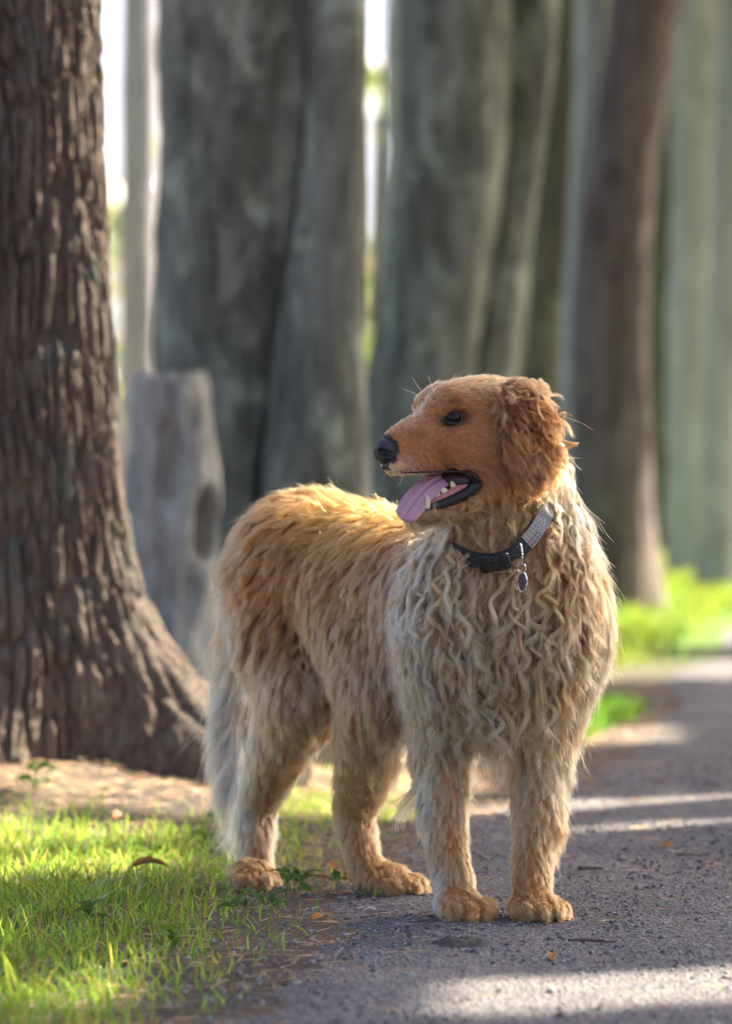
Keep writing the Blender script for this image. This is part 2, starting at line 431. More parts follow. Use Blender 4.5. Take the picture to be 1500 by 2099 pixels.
# --- the row of trunks
D3 = 9.95
make_tree('fused_tree', 'broad dark grey green trunk split by a deep crevice behind the stump', D3,
  [([(0, 508, 180), (300, 498, 168), (600, 476, 146), (900, 466, 130), (1200, 458, 126), (1420, 452, 136)], m_sage, .03, 1, .06),
   ([(0, 690, 62), (250, 682, 64), (400, 674, 70), (600, 660, 84), (800, 652, 100), (950, 648, 112), (1200, 640, 118), (1420, 630, 130)], m_sage, .04, 2, -.14)], dense=.022)
make_tree('leaning_tree', 'leaning grey green twin stemmed trunk behind the dog\'s head', 12.6,
  [([(0, 932, 116), (300, 925, 118), (600, 888, 114), (760, 860, 112), (1000, 840, 120), (1320, 830, 135)], m_sage, .05, 3, 0),
   ([(0, 1090, 62), (120, 1080, 58), (250, 1066, 54), (450, 1030, 60), (750, 985, 72), (1000, 950, 76), (1320, 930, 90)], m_sage, .03, 4, .15)])
make_tree('slim_tree', 'slim olive brown trunk between the leaning tree and the reddish one', 17.0,
  [([(0, 1165, 46), (400, 1140, 42), (800, 1105, 44), (1225, 1090, 55)], m_olive, .03, 5, 0)])
make_tree('reddish_tree', 'reddish brown trunk fused to a pale stem at the edge of the grass', 14.8,
  [([(0, 1322, 74), (200, 1296, 76), (400, 1270, 76), (800, 1256, 78), (1100, 1262, 74), (1262, 1272, 70)], m_plum, .04, 6, 0),
   ([(0, 1215, 40), (200, 1208, 36), (500, 1196, 34), (800, 1180, 36), (1262, 1190, 44)], m_pale, .02, 7, .25)])
make_tree('pale_tree', 'pale sage trunk standing behind the sunlit grass strip', 19.5,
  [([(0, 1440, 62), (400, 1428, 50), (800, 1418, 46), (1190, 1420, 50)], m_pale, .03, 8, 0)])
make_tree('grey_tree', 'grey trunk at the far bend of the path', 17.5,
  [([(0, 1530, 60), (400, 1510, 52), (800, 1492, 52), (1217, 1490, 56)], m_pale, .04, 9, 0)])
make_tree('thin_tree', 'thin olive trunk half hidden behind the pale sage one', 24.0,
  [([(0, 1378, 34), (600, 1362, 32), (1145, 1352, 36)], m_olive, .02, 10, 0)])
make_tree('distant_pale_tree', 'distant pale lilac grey trunk showing between pine and broad trunk', 44.0,
  [([(-500, 286, 36), (0, 286, 40), (600, 284, 42), (1056, 282, 46)], m_lilac, .05, 11, 0)], height=14, dense=.2)
make_tree('distant_slender_tree', 'distant slender pale trunk in the bright gap left of the leaning tree', 34.0,
  [([(-400, 806, 18), (0, 800, 18), (600, 790, 18), (1087, 786, 22)], m_lilac, .03, 12, 0)], height=12, dense=.2)
for k, (px, d, r, lab) in enumerate(((1250, 27, 34, 'dim grey trunk deep in the wood behind the reddish tree'), (1460, 30, 40, 'dim olive trunk deep in the wood behind the pale sage tree'),
      (1100, 31, 44, 'dim olive trunk far behind the slim olive brown tree'), (1040, 22, 44, 'dim grey trunk close behind the leaning twin stemmed tree'))):
    make_tree('background_tree', lab, d,
      [([(-200, px+6, r), (400, px, r), (950+4675/d, px-4, r*1.15)], (m_sage, m_olive)[k % 2], .05, 13+k, 0)], group='dim trunks deep in the wood', height=11, dense=.1)
# ================================================================== UNSEEN CANOPY SHAPED TO PATTERN THE SUN, FAR FOLIAGE
rg = np.random.default_rng(21)
SH = np.array([SUNV[0], SUNV[1]])/SUNV[2]
crowns = [((3.6, 8.3), 2.1), ((5.6, 10.2), 2.3), ((4.3, 6.0), 2.0), ((6.6, 7.4), 2.2), ((6.5, 13.0), 2.4), ((9.0, 11.0), 2.6), ((8.3, 15.8), 2.5), ((3.3, 4.3), 1.8)]
for k, ((cx, cy_), rad) in enumerate(crowns):
    h0 = 4.3+.5*(k % 3)
    o = empty('unseen_shade_tree', (cx, cy_, 0), 'unseen leafy tree across the path, crown gaps shaped to place sun patches', 'tree', 'unseen shade trees across the path')
    V, F = trunk_mesh([(-.15, cx, cy_, .22), (1, cx, cy_, .19), (3, cx+.1, cy_, .16), (h0+1.5, cx, cy_, .06)], np.arange(-.12, h0+1.4, .12), 32, smooth_bark(.01, 3, k), flare(.08, .2, 5, k))
    mesh_obj('trunk', V, F, m_sage, o)
    n = 9000
    u = norm(rg.normal(size=(n, 3)))*(rg.random((n, 1))**.42)*np.array([rad, rad, 1.5])+np.array([cx, cy_, h0+.9])
    gx = u[:, 0]-SH[0]*u[:, 2]; gy = u[:, 1]-SH[1]*u[:, 2]
    keep = rg.random(n) > sstep(.15, .55, sunlit(gx, gy))*1.02  # leaves left out so sun falls on the chosen ground patches
    V, F, t = leaves_mesh(u[keep], np.full(keep.sum(), .13), rg)
    mesh_obj('crown', V, F, m_leaf, o, colors={'tint': t}, smooth=False)

# far trees beyond the field: bright broken foliage against the sky
for k, (px, d, wd, zc, hh, lab) in enumerate(((150, 75, 5.0, 4.5, 6.4, 'round'), (420, 90, 7.0, 5, 7.0, 'broad'), (770, 70, 4.0, 4.5, 6.6, 'narrow'), (880, 80, 6.0, 5, 6.6, 'dense'))):
    x = PX(px, 950, d)[0]
    o = empty('far_tree', (x, d, 0), 'far %s leafy tree beyond the field, seen through a gap between trunks' % lab, 'tree', 'far trees beyond the field')
    V, F = trunk_mesh([(-.3, x, d, .35), (2, x, d, .28), (8, x, d, .1)], np.arange(-.2, 8, .4), 16, smooth_bark(.02, 2, k), None)
    mesh_obj('trunk', V, F, m_olive, o)
    n = 2600
    u = norm(rg.normal(size=(n, 3)))*(rg.random((n, 1))**.4)*np.array([wd, 2.0, hh])+np.array([x, d, zc])
    u = u[(fbm(u*.55+k, 3) > .04+.030*(u[:, 2]-1.5)) & (u[:, 2] > .3)]
    V, F, t = leaves_mesh(u, np.full(len(u), .36), rg)
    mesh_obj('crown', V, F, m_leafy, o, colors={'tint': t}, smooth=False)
# dense shrubbery that closes the wood behind the right hand trunks
for k in range(9):
    x = 3.2+k*1.15+rg.uniform(-.3, .3); d = 37+rg.uniform(-2, 4)+k*.6
    o = empty('woodland_shrub', (x, d, 0), 'leafy woodland shrub closing the view behind the far trunks', 'shrub', 'shrubs behind the far trunks')
    n = 2600
    u = norm(rg.normal(size=(n, 3)))*(rg.random((n, 1))**.35)*np.array([1.5, 1.2, 5.2])+np.array([x, d, 4.6])
    u = u[(u[:, 2] > .1) & (fbm(u*.8, 2) > -.12)]
    V, F, t = leaves_mesh(u, np.full(len(u), .36), rg)
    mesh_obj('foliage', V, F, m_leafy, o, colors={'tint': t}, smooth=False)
    V, F = trunk_mesh([(-.2, x, d, .10), (8, x, d, .03)], np.arange(-.15, 8, .4), 10, smooth_bark(.01, 3, k), None)
    mesh_obj('stem', V, F, m_olive, o)
# ================================================================== THE DOG: body as a blended distance field
AL = R(24)
HF = np.array([-math.cos(AL), -math.sin(AL), 0]); HL = np.array([math.sin(AL), -math.cos(AL), 0]); HU = np.array([0, 0, 1.0])
H0 = PX(911, 855, 4.95)
def HD(a, b, c): return H0 + a*HF + b*HU + c*HL      # head: forward, up, towards its left side
HR = np.stack([HF, HU, HL], axis=1)

GS = 0.004
LO = np.array([-0.36, 4.74, -0.03]); HI = np.array([0.42, 5.72, 0.86])
DIM = np.ceil((HI-LO)/GS).astype(int)+1
SDF = np.full(DIM, 0.3, np.float32)

def _box(lo, hi, m):
    a = np.clip(np.floor((lo-m-LO)/GS).astype(int), 0, DIM-1); b = np.clip(np.ceil((hi+m-LO)/GS).astype(int)+1, 1, DIM)
    ax = [LO[i]+GS*np.arange(a[i], b[i], dtype=np.float32) for i in range(3)]
    P = np.stack(np.meshgrid(*ax, indexing='ij'), -1)
    return tuple(slice(a[i], b[i]) for i in range(3)), P
def _put(sl, d, k, sub=False):
    A = SDF[sl]
    if sub:
        d = -d; h = np.maximum(k-np.abs(A-d), 0)/k; SDF[sl] = np.maximum(A, d)+h*h*k*0.25
    else:
        h = np.maximum(k-np.abs(A-d), 0)/k; SDF[sl] = np.minimum(A, d)-h*h*k*0.25
def cone(a, b, ra, rb, k=0.03):
    a = np.asarray(a, float); b = np.asarray(b, float)
    m = max(ra, rb)
    sl, P = _box(np.minimum(a, b)-m, np.maximum(a, b)+m, 0.09)
    ba = b-a; t = np.clip(((P-a)@ba)/(ba@ba), 0, 1)
    d = np.linalg.norm(P-a-t[..., None]*ba, axis=-1)-(ra+(rb-ra)*t)
    _put(sl, d.astype(np.float32), k)
def chain(pts, k=0.03):
    c = np.array([p for p, _ in pts]); m = max(r for _, r in pts)
    sl, P = _box(c.min(0)-m, c.max(0)+m, 0.07)
    D = None; kj = 0.012
    for (a, ra), (b, rb) in zip(pts[:-1], pts[1:]):
        ba = b-a; t = np.clip(((P-a)@ba)/(ba@ba), 0, 1)
        d = np.linalg.norm(P-a-t[..., None]*ba, axis=-1)-(ra+(rb-ra)*t)
        D = d if D is None else np.minimum(D, d)
    _put(sl, D.astype(np.float32), k)
def ell(c, r, k=0.03, rot=None, sub=False):
    c = np.asarray(c, float); r = np.asarray(r, float); m = r.max()
    sl, P = _box(c-m, c+m, 0.09)
    q = P-c
    if rot is not None: q = q@rot
    k0 = np.linalg.norm(q/r, axis=-1); k1 = np.maximum(np.linalg.norm(q/(r*r), axis=-1), 1e-6)
    _put(sl, (k0*(k0-1)/k1).astype(np.float32), k, sub)
def hell(a, b, c, ra, rb, rc, k=0.014, tilt=0.0, sub=False):
    rot = HR
    if tilt:
        ct, st = math.cos(tilt), math.sin(tilt)
        rot = np.stack([HF*ct+HU*st, HU*ct-HF*st, HL], axis=1)
    ell(HD(a, b, c), (ra, rb, rc), k, rot, sub)

# trunk
chain([(PX(1010, 1235, 5.10), .120), (PX(840, 1215, 5.22), .112), (PX(715, 1165, 5.34), .100), (PX(640, 1150, 5.42), .095)], .05)
chain([(PX(1000, 1370, 5.10), .098), (PX(860, 1345, 5.20), .088), (PX(765, 1300, 5.29), .070)], .05)
ell(PX(1042, 1275, 5.05), (.106, .112, .142), .05)
ell(PX(1135, 1250, 5.04), (.062, .08, .10), .05)
ell(PX(940, 1270, 5.05), (.065, .08, .11), .05)
ell(PX(610, 1160, 5.40), (.090, .11, .095), .05)
# hind leg on the flank side
chain([(PX(590, 1200, 5.40), .078), (PX(592, 1320, 5.37), .076), (PX(622, 1425, 5.30), .056)], .05)
chain([(PX(622, 1425, 5.30), .054), (PX(565, 1560, 5.38), .036), (PX(527, 1655, 5.43), .025), (PX(526, 1780, 5.39), .021)], .03)
# the other hind leg, stepped forward
chain([(PX(720, 1230, 5.27), .080), (PX(775, 1430, 5.18), .058), (PX(752, 1555, 5.25), .042), (PX(728, 1665, 5.33), .026), (PX(745, 1765, 5.31), .023), (PX(765, 1798, 5.29), .025)], .03)
# forelegs
chain([(PX(925, 1300, 5.06), .075), (PX(905, 1480, 5.10), .046), (PX(908, 1600, 5.06), .030), (PX(917, 1740, 5.03), .0265), (PX(932, 1815, 5.01), .026)], .03)
chain([(PX(1128, 1300, 5.04), .075), (PX(1112, 1480, 5.08), .046), (PX(1103, 1600, 5.05), .031), (PX(1093, 1740, 5.02), .0275), (PX(1090, 1815, 5.00), .026)], .03)
def paw(x, y, ang, s=1.0, top=0.05):
    f = np.array([math.cos(ang), math.sin(ang), 0]); l = np.array([-f[1], f[0], 0]); u = np.array([0, 0, 1.0])
    rot = np.stack([f, l, u], axis=1)
    c = np.array([x, y, 0.0])
    ell(c+u*.024*s-f*.008, np.array([.038, .032, .024])*s, .012, rot)
    for lo, fo in ((-.030, .018), (-.011, .034), (.011, .034), (.030, .018)):
        ell(c+l*lo*.93*s+f*fo*s+u*.016*s, np.array([.025, .0118, .0165])*s, .006, rot)
PAWS = [(PX(945, 1890, 4.985)[0], 4.975, R(-62), 1.0), (PX(1096, 1888, 4.985)[0], 4.97, R(-66), 1.0),
        (PX(517, 1822, 5.35)[0], 5.345, R(-75), .95), (PX(803, 1838, 5.27)[0], 5.265, R(-38), 1.0)]
for p in PAWS: paw(*p)
# tail
TAIL = [(PX(585, 1120, 5.50), .034), (PX(520, 1230, 5.54), .030), (PX(492, 1380, 5.56), .024), (PX(473, 1520, 5.55), .018), (PX(478, 1640, 5.53), .010)]
chain(TAIL, .03)
# neck
chain([(HD(-.100, -.012, 0), .049), (PX(1066, 1000, 5.03), .066), (PX(1058, 1090, 5.05), .088), (PX(1050, 1200, 5.06), .112)], .04)
chain([(HD(-.07, -.07, 0), .045), (PX(1000, 1090, 5.02), .060), (PX(1000, 1190, 5.02), .08)], .03)
# head
hell(-.055, .010, 0, .083, .046, .054)
hell(.000, .016, 0, .038, .034, .041)
hell(.018, .014, .023, .020, .018, .018, .010); hell(.018, .014, -.023, .020, .018, .018, .010)
hell(.018, -.033, 0, .062, .041, .033)
hell(.056, -.046, 0, .045, .033, .0285)
hell(.074, -.052, 0, .0215, .026, .0235)
for s in (1, -1):
    hell(-.030, -.036, s*.033, .050, .044, .024)
    hell(-.078, -.040, s*.030, .048, .058, .032, .02)
    hell(.045, -.066, s*.017, .045, .014, .0105, .008)
    hell(.0765, -.071, s*.009, .0155, .0105, .010, .008)
hell(-.066, -.088, 0, .045, .040, .040, .02)
for s in (1, -1):
    chain([(HD(-.07, -.098, s*.026), .024), (HD(-.032, -.117, s*.025), .014), (HD(0, -.130, s*.020), .0105), (HD(.048, -.139, s*.008), .010)], .008)
chain([(HD(-.05, -.108, 0), .022), (HD(0, -.133, 0), .011), (HD(.046, -.141, 0), .010)], .012)
hell(.020, .040, 0, .040, .022, .0065, .016, R(35), True)          # furrow between the brows
for s in (1, -1): hell(.030, -.012, s*.040, .022, .012, .010, .014, 0, True)
# eye sockets
for s in (1, -1): hell(.004, -.002, s*.049, .017, .012, .010, .008, 0, True)
# drop ears
for s in (1, -1):
    hell(-.086, .018, s*.060, .032, .036, .015, .010, R(-20))
    hell(-.097, -.030, s*.079, .041, .072, .0125, .006, R(-6))

def surf_nets(S):
    f = S; n0, n1, n2 = f.shape
    ins = f < 0
    c = [ins[i:n0-1+i, j:n1-1+j, k:n2-1+k] for i in (0, 1) for j in (0, 1) for k in (0, 1)]
    cnt = sum(x.astype(np.int8) for x in c)
    cells = np.argwhere((cnt > 0) & (cnt < 8))
    vid = np.full((n0-1, n1-1, n2-1), -1, np.int32); vid[tuple(cells.T)] = np.arange(len(cells))
    acc = np.zeros((len(cells), 3)); num = np.zeros(len(cells))
    for ax in range(3):
        o1, o2 = [x for x in range(3) if x != ax]
        for u in (0, 1):
            for v in (0, 1):
                off = np.zeros(3, int); off[o1] = u; off[o2] = v
                a = cells+off; b = a.copy(); b[:, ax] += 1
                fa = f[tuple(a.T)]; fb = f[tuple(b.T)]
                m = (fa < 0) != (fb < 0)
                t = np.where(m, fa/np.where(m, fa-fb, 1), 0)
                p = a.astype(float); p[:, ax] += t
                acc[m] += p[m]; num[m] += 1
    V = LO+GS*acc/num[:, None]
    Fs = []
    for ax in range(3):
        o1, o2 = (ax+1) % 3, (ax+2) % 3
        sl0 = [slice(1, -1)]*3; sl1 = [slice(1, -1)]*3
        sl0[ax] = slice(0, -1); sl1[ax] = slice(1, None)
        A = ins[tuple(sl0)]; B = ins[tuple(sl1)]
        for flip in (False, True):
            e = np.argwhere(A & ~B if not flip else ~A & B)
            base = e+1; base[:, ax] -= 1
            q = []
            for (u, v) in ((0, 0), (-1, 0), (-1, -1), (0, -1)):
                cc = base.copy(); cc[:, o1] += u; cc[:, o2] += v
                q.append(vid[tuple(cc.T)])
            q = np.stack(q, 1)
            Fs.append(q[:, ::-1] if flip else q)
    Fs = np.concatenate(Fs)
    return V, Fs[(Fs >= 0).all(1)]

def sdf_at(p, grad=False):
    g = (p-LO)/GS
    g = np.clip(g, 0.001, np.array(DIM)-1.002)
    i = g.astype(int); f = (g-i)
    fx, fy, fz = f[..., 0], f[..., 1], f[..., 2]
    X, Y, Z = i[..., 0], i[..., 1], i[..., 2]
    c = [[[SDF[X+a, Y+b, Z+d] for d in (0, 1)] for b in (0, 1)] for a in (0, 1)]
    def lerp(a, b, t): return a+(b-a)*t
    z = [[lerp(c[a][b][0], c[a][b][1], fz) for b in (0, 1)] for a in (0, 1)]
    y = [lerp(z[a][0], z[a][1], fy) for a in (0, 1)]
    val = lerp(y[0], y[1], fx)
    if not grad: return val
    gx = y[1]-y[0]
    gy = lerp(z[0][1]-z[0][0], z[1][1]-z[1][0], fx)
    dz = [[c[a][b][1]-c[a][b][0] for b in (0, 1)] for a in (0, 1)]
    gz = lerp(lerp(dz[0][0], dz[0][1], fy), lerp(dz[1][0], dz[1][1], fy), fx)
    return val, norm(np.stack([gx, gy, gz], -1))

BV, BF = surf_nets(SDF)
for _ in range(2):                                   # settle onto the field
    v, g = sdf_at(BV, True); BV = BV-g*v[:, None]*0.8
BN = sdf_at(BV, True)[1]
# ================================================================== the dog's thing, skin, eyes, nose, mouth
def srgb(r, g, b):
    c = np.array([r, g, b])/255.0
    return np.where(c <= .04045, c/12.92, ((c+.055)/1.055)**2.4)
dog = empty('dog', (0.08, 5.12, 0), 'golden long haired dog with curly chest standing on the path looking sideways, mouth open', 'dog')

def tube(pts, rad, n=10, closed=False, flat=None):
    """tube through pts with a radius per point; returns V, F"""
    pts = np.asarray(pts, float); m = len(pts)
    rad = np.broadcast_to(np.asarray(rad, float), (m,))
    if closed: tan = norm(np.roll(pts, -1, 0)-np.roll(pts, 1, 0))
    else: tan = norm(np.gradient(pts, axis=0))
    ref = np.array([0, 0, 1.0]) if abs(tan[:, 2]).mean() < .8 else np.array([0, 1.0, 0])
    e1 = norm(np.cross(tan, ref)); e2 = np.cross(tan, e1)
    th = np.linspace(0, 2*np.pi, n, endpoint=False)
    V = pts[:, None]+rad[:, None, None]*(np.cos(th)[None, :, None]*e1[:, None]+np.sin(th)[None, :, None]*e2[:, None])
    V = V.reshape(-1, 3); F = []
    mm = m if closed else m-1
    for i in range(mm):
        j = (i+1) % m
        for k in range(n):
            F.append((i*n+k, i*n+(k+1) % n, j*n+(k+1) % n, j*n+k))
    if not closed:
        F.append(tuple(range(n))[::-1]); F.append(tuple((m-1)*n+k for k in range(n)))
    return V, F
def spline(pts, m):
    pts = np.asarray(pts, float); n = len(pts)
    P = np.vstack([2*pts[0]-pts[1], pts, 2*pts[-1]-pts[-2]])
    t = np.linspace(0, n-1-1e-6, m); i = t.astype(int); f = (t-i)[:, None]
    a, b, c, d = P[i], P[i+1], P[i+2], P[i+3]
    return .5*((2*b)+(c-a)*f+(2*a-5*b+4*c-d)*f**2+(3*b-a-3*c+d)*f**3)
def sphere_mesh(n=32, m=20):
    th = np.linspace(0, np.pi, m+1)[1:-1]; ph = np.linspace(0, 2*np.pi, n, endpoint=False)
    V = [(0, 0, 1)]+[(math.sin(t)*math.cos(p), math.sin(t)*math.sin(p), math.cos(t)) for t in th for p in ph]+[(0, 0, -1)]
    F = [(0, 1+k, 1+(k+1) % n) for k in range(n)]
    for r in range(m-2):
        for k in range(n):
            F.append((1+r*n+k, 1+(r+1)*n+k, 1+(r+1)*n+(k+1) % n, 1+r*n+(k+1) % n))
    L = len(V)-1
    F += [(L, 1+(m-2)*n+(k+1) % n, 1+(m-2)*n+k) for k in range(n)]
    return np.array(V, float), F

m_black = NT('black_wet_skin'); nz = m_black.noise(900, 3)
m_black.set(Base_Color=(.012, .010, .011), Roughness=.34); m_black.bump(nz, .35, .001)
m_nose = NT('nose_leather')
vo = m_nose.n('TexVoronoi', feature='DISTANCE_TO_EDGE'); vo.inputs['Scale'].default_value = 900
m_nose.l(m_nose.coords(), vo.inputs['Vector'])
m_nose.set(Base_Color=(.022, .020, .024), Roughness=.42); m_nose.bump(vo.outputs['Distance'], .5, .0012)
m_tongue = NT('tongue_flesh'); nz = m_tongue.noise(500, 4)
m_tongue.set(Base_Color=m_tongue.ramp(m_tongue.noise(60, 3), [(.3, tuple(srgb(176, 128, 140))), (.7, tuple(srgb(198, 156, 168)))]), Roughness=.38, Subsurface_Weight=.25, Subsurface_Radius=(.008, .003, .002), Subsurface_Scale=1.0)
m_tongue.bump(nz, .3, .001)
m_gum = plain('gum_flesh', tuple(srgb(188, 118, 110)), .35)
m_tooth = plain('tooth_enamel', tuple(srgb(226, 214, 170)), .3)
m_eye = NT('dog_eye')
lw = m_eye.n('TexGradient', gradient_type='SPHERICAL')
m_eye.set(Base_Color=(.010, .006, .004), Roughness=.06, Specular_IOR_Level=.22)

def csurf(a, b, c0=.02):
    cs = np.arange(c0, .09, .0005); v = sdf_at(np.array([HD(a, b, c) for c in cs]))
    i = np.argmax(v > 0); return cs[i]
# eyes (near side is the dog's left)
SV, SF = sphere_mesh(40, 26)
EYES = []
for s in (1, -1):
    ea, eb = .0015, -.0015
    cs = csurf(ea, eb, .015)
    ec = HD(ea, eb, s*(cs-.0100))
    EYES.append(ec)
    mesh_obj('eye', ec+SV*.0150, SF, m_eye, dog)
    # dark almond eyelid rim
    look = norm(HL*s*.93+HF*.30+HU*.05); ux = norm(np.cross(HU, look)); uy = np.cross(look, ux)
    n = 48; V = []
    for (ax_, ay_, rr) in ((.0135, .0082, .0152), (.0148, .0090, .0161), (.0172, .0106, .0172), (.0215, .0130, .0150)):
        for t in np.linspace(0, 2*np.pi, n, endpoint=False):
            x = ax_*math.copysign(abs(math.cos(t))**1.0, math.cos(t)); y = ay_*math.sin(t)*(1-.35*abs(math.cos(t)))-.10*x*s
            q = ux*x+uy*y; V.append(ec+q+look*math.sqrt(max(rr*rr-x*x-y*y, 1e-6)))
    F = [(i*n+k, i*n+(k+1) % n, (i+1)*n+(k+1) % n, (i+1)*n+k) for i in range(3) for k in range(n)]
    mesh_obj('eyelid', V, F, m_black, dog)
# nose leather with two nostrils
q = SV.copy()
d = q*np.array([.0205, .0175, .0225])
d[:, 1] += .003*np.clip(q[:, 0], 0, 1)                 # blunt front
d[:, 0] -= .0035*np.clip(q[:, 0], 0, 1)**2
def rough_sphere(n, m): return sphere_mesh(n, m)
SV2, SF2 = sphere_mesh(96, 64)
d = SV2*np.array([.0235, .0188, .0222]); d[:, 0] -= .004*np.clip(SV2[:, 0], 0, 1)**3
for s in (1, -1):
    nd = norm(np.array([.72, -.16, s*.62])); dd = SV2@nd
    side = norm(np.array([.25, -.30, s*.92])); ds = SV2@side
    dent = .0072*sstep(.90, .985, dd)+.0055*sstep(.955, .995, ds)+.004*sstep(.93, .99, SV2@norm(nd+side))
    d *= 1-(dent/.02)[:, None]
d[:, 0] -= .002*np.exp(-(SV2[:, 2]/.10)**2)*(SV2[:, 0] > 0)*(SV2[:, 1] < .1)
mesh_obj('nose', HD(.0905, -.0485, 0)+d@HR.T, SF2, m_nose, dog)

# mouth: lips, gums, tongue, teeth
def hl(pts): return np.array([HD(*p) for p in pts])
lowlip = []
for s in (1, -1):
    p = spline(hl([(-.031, -.089, s*.0405), (-.030, -.099, s*.040), (-.020, -.109, s*.036), (.000, -.119, s*.029), (.025, -.128, s*.021), (.047, -.134, s*.011), (.054, -.137, 0)]), 40)
    rad = np.interp(np.linspace(0, 1, 40), [0, .15, .4, .8, 1], [.005, .0092, .0086, .0056, .005])
    rad = rad*(1+.03*np.sin(np.arange(40)*1.9)+.03*np.sin(np.arange(40)*4.1+1))
    lowlip.append((p, rad))
    V, F = tube(p, rad, 10); mesh_obj('lower_lip', V, F, m_black, dog)
    p = spline(hl([(-.031, -.089, s*.040), (-.024, -.082, s*.0405), (-.006, -.0785, s*.036), (.022, -.0785, s*.029), (.050, -.0795, s*.0235), (.075, -.079, s*.019), (.092, -.075, s*.010), (.097, -.071, 0)]), 40)
    V, F = tube(p, np.interp(np.linspace(0, 1, 40), [0, .3, 1], [.0045, .0017, .0012]), 8); mesh_obj('upper_lip', V, F, m_black, dog)
# palate and throat lining
V = HD(-.022, -.093, 0)+(SV*np.array([.030, .022, .034]))@HR.T
mesh_obj('mouth_lining', V, SF, plain('mouth_lining', (.035, .012, .014), .4), dog)
# gum ridge with cheek teeth
for s in (1, -1):
    g0 = hl([(-.022, -.098, s*.026), (-.004, -.1075, s*.0235), (.014, -.117, s*.020), (.034, -.124, s*.013)])
    p = spline(g0, 24); V, F = tube(p, np.interp(np.linspace(0, 1, 24), [0, 1], [.0085, .0055]), 10)
    mesh_obj('gum', V, F, m_gum, dog)
    for t, hgt in ((.05, .0095), (.30, .0105), (.55, .0085), (.78, .006)):
        c = p[int(t*23)]; tv = norm(p[min(int(t*23)+1, 23)]-p[int(t*23)-1 if t > .05 else 0])
        up = norm(HU+HF*.1-tv*(HU@tv)); sd_ = np.cross(tv, up)
        nn = 10; V = []
        prof = [(-.4, .0056, .0034), (.35, .0054, .0032), (.75, .0036, .0024), (1.0, .0010, .0012)]
        for (h_, l_, w_) in prof:
            for k in range(nn):
                a_ = 2*np.pi*k/nn; V.append(c+up*(.005+hgt*h_)+tv*l_*math.cos(a_)+sd_*w_*math.sin(a_))
        F = [(i*nn+k, i*nn+(k+1) % nn, (i+1)*nn+(k+1) % nn, (i+1)*nn+k) for i in range(3) for k in range(nn)]+[tuple(3*nn+k for k in range(nn))]
        mesh_obj('tooth', V, F, m_tooth, dog)
    cp = spline(hl([(.0400, -.131, s*.0260), (.0405, -.121, s*.0300), (.0440, -.1110, s*.0330)]), 9)
    V, F = tube(cp, [.0038, .004, .004, .0038, .0034, .0028, .0021, .0013, .0004], 10)
    mesh_obj('canine_tooth', V, F, m_tooth, dog)
# tongue: lolls over the near lip, with a middle groove
tc = spline(hl([(-.022, -.094, .000), (.006, -.090, .004), (.030, -.100, .010), (.052, -.118, .016), (.067, -.135, .020), (.0755, -.1475, .021)]), 40)
tt = norm(np.gradient(tc, axis=0))
roll = np.interp(np.linspace(0, 1, 40), [0, .3, 1], [.15, .75, .95])
V = []; nW = 25
for i in range(40):
    s_ = i/39
    lat = norm(HL-tt[i]*(HL@tt[i])); nup = np.cross(lat, tt[i]); nup = nup if nup@HU > 0 else -nup
    wv = lat*math.cos(roll[i])-nup*math.sin(roll[i]); nv = nup*math.cos(roll[i])+lat*math.sin(roll[i])
    hw = np.interp(s_, [0, .3, .7, .9, .97, 1], [.015, .018, .0195, .0165, .011, .003])
    for k in range(nW*2):
        if k < nW: u = -1+2*k/(nW-1); side = 1
        else: u = 1-2*(k-nW)/(nW-1); side = -1
        thick = .0042*math.sqrt(max(1-u*u, 0))
        h_ = side*thick-.0034*math.exp(-(u/.13)**2)*(side > 0)+.003*(u*u)*(-1 if s_ > .3 else 0)*math.cos(u)
        V.append(tc[i]+wv*hw*u+nv*h_)
n2 = nW*2
F = [(i*n2+k, (i+1)*n2+k, (i+1)*n2+(k+1) % n2, i*n2+(k+1) % n2) for i in range(39) for k in range(n2)]+[tuple(39*n2+k for k in range(n2))]
mesh_obj('tongue', V, F, m_tongue, dog)
# ================================================================== the collar
cC = PX(1040, 1095, 5.05)
def on_coat(px, py, off):
    """where the line of sight through a measured point meets the neck, moved off by the coat's depth"""
    ds = np.arange(4.80, 5.12, .001); v = sdf_at(np.array([PX(px, py, d) for d in ds])); d = ds[np.argmax(v < 0)] if (v < 0).any() else 5.03
    return PX(px, py, d-off)
ctrl = [on_coat(1086, 1104, .017), on_coat(1050, 1136, .018), on_coat(1010, 1150, .016), on_coat(968, 1146, .008), on_coat(925, 1126, .000), PX(893, 1098, 5.06), PX(940, 1062, 5.14), PX(1040, 1030, 5.155), PX(1125, 1020, 5.09), on_coat(1124, 1040, .006), on_coat(1110, 1068, .016)]
NPH = 160
CR = spline(np.array(ctrl[-2:]+ctrl+ctrl[:2]), (len(ctrl)+3)*20)[2*20+0:]
cl = spline(np.array(ctrl[-3:]+ctrl+ctrl[:3]), 2000); seg = len(ctrl)+5
k0, k1 = int(2000*3/seg), int(2000*(3+len(ctrl))/seg)
CR = cl[np.linspace(k0, k1, NPH, endpoint=False).astype(int)]
axis_c = np.array([1050, 1085]); axp = PX(1050, 1080, 5.05)
outw = CR-axp; outw[:, 2] *= .25; outw = norm(outw)
cn_ = norm(np.array([-.25, -.30, 1.0]))
collar = empty('dog_collar', tuple(cC), 'black webbing dog collar with patterned grey band, buckle and tag round the neck', 'collar')
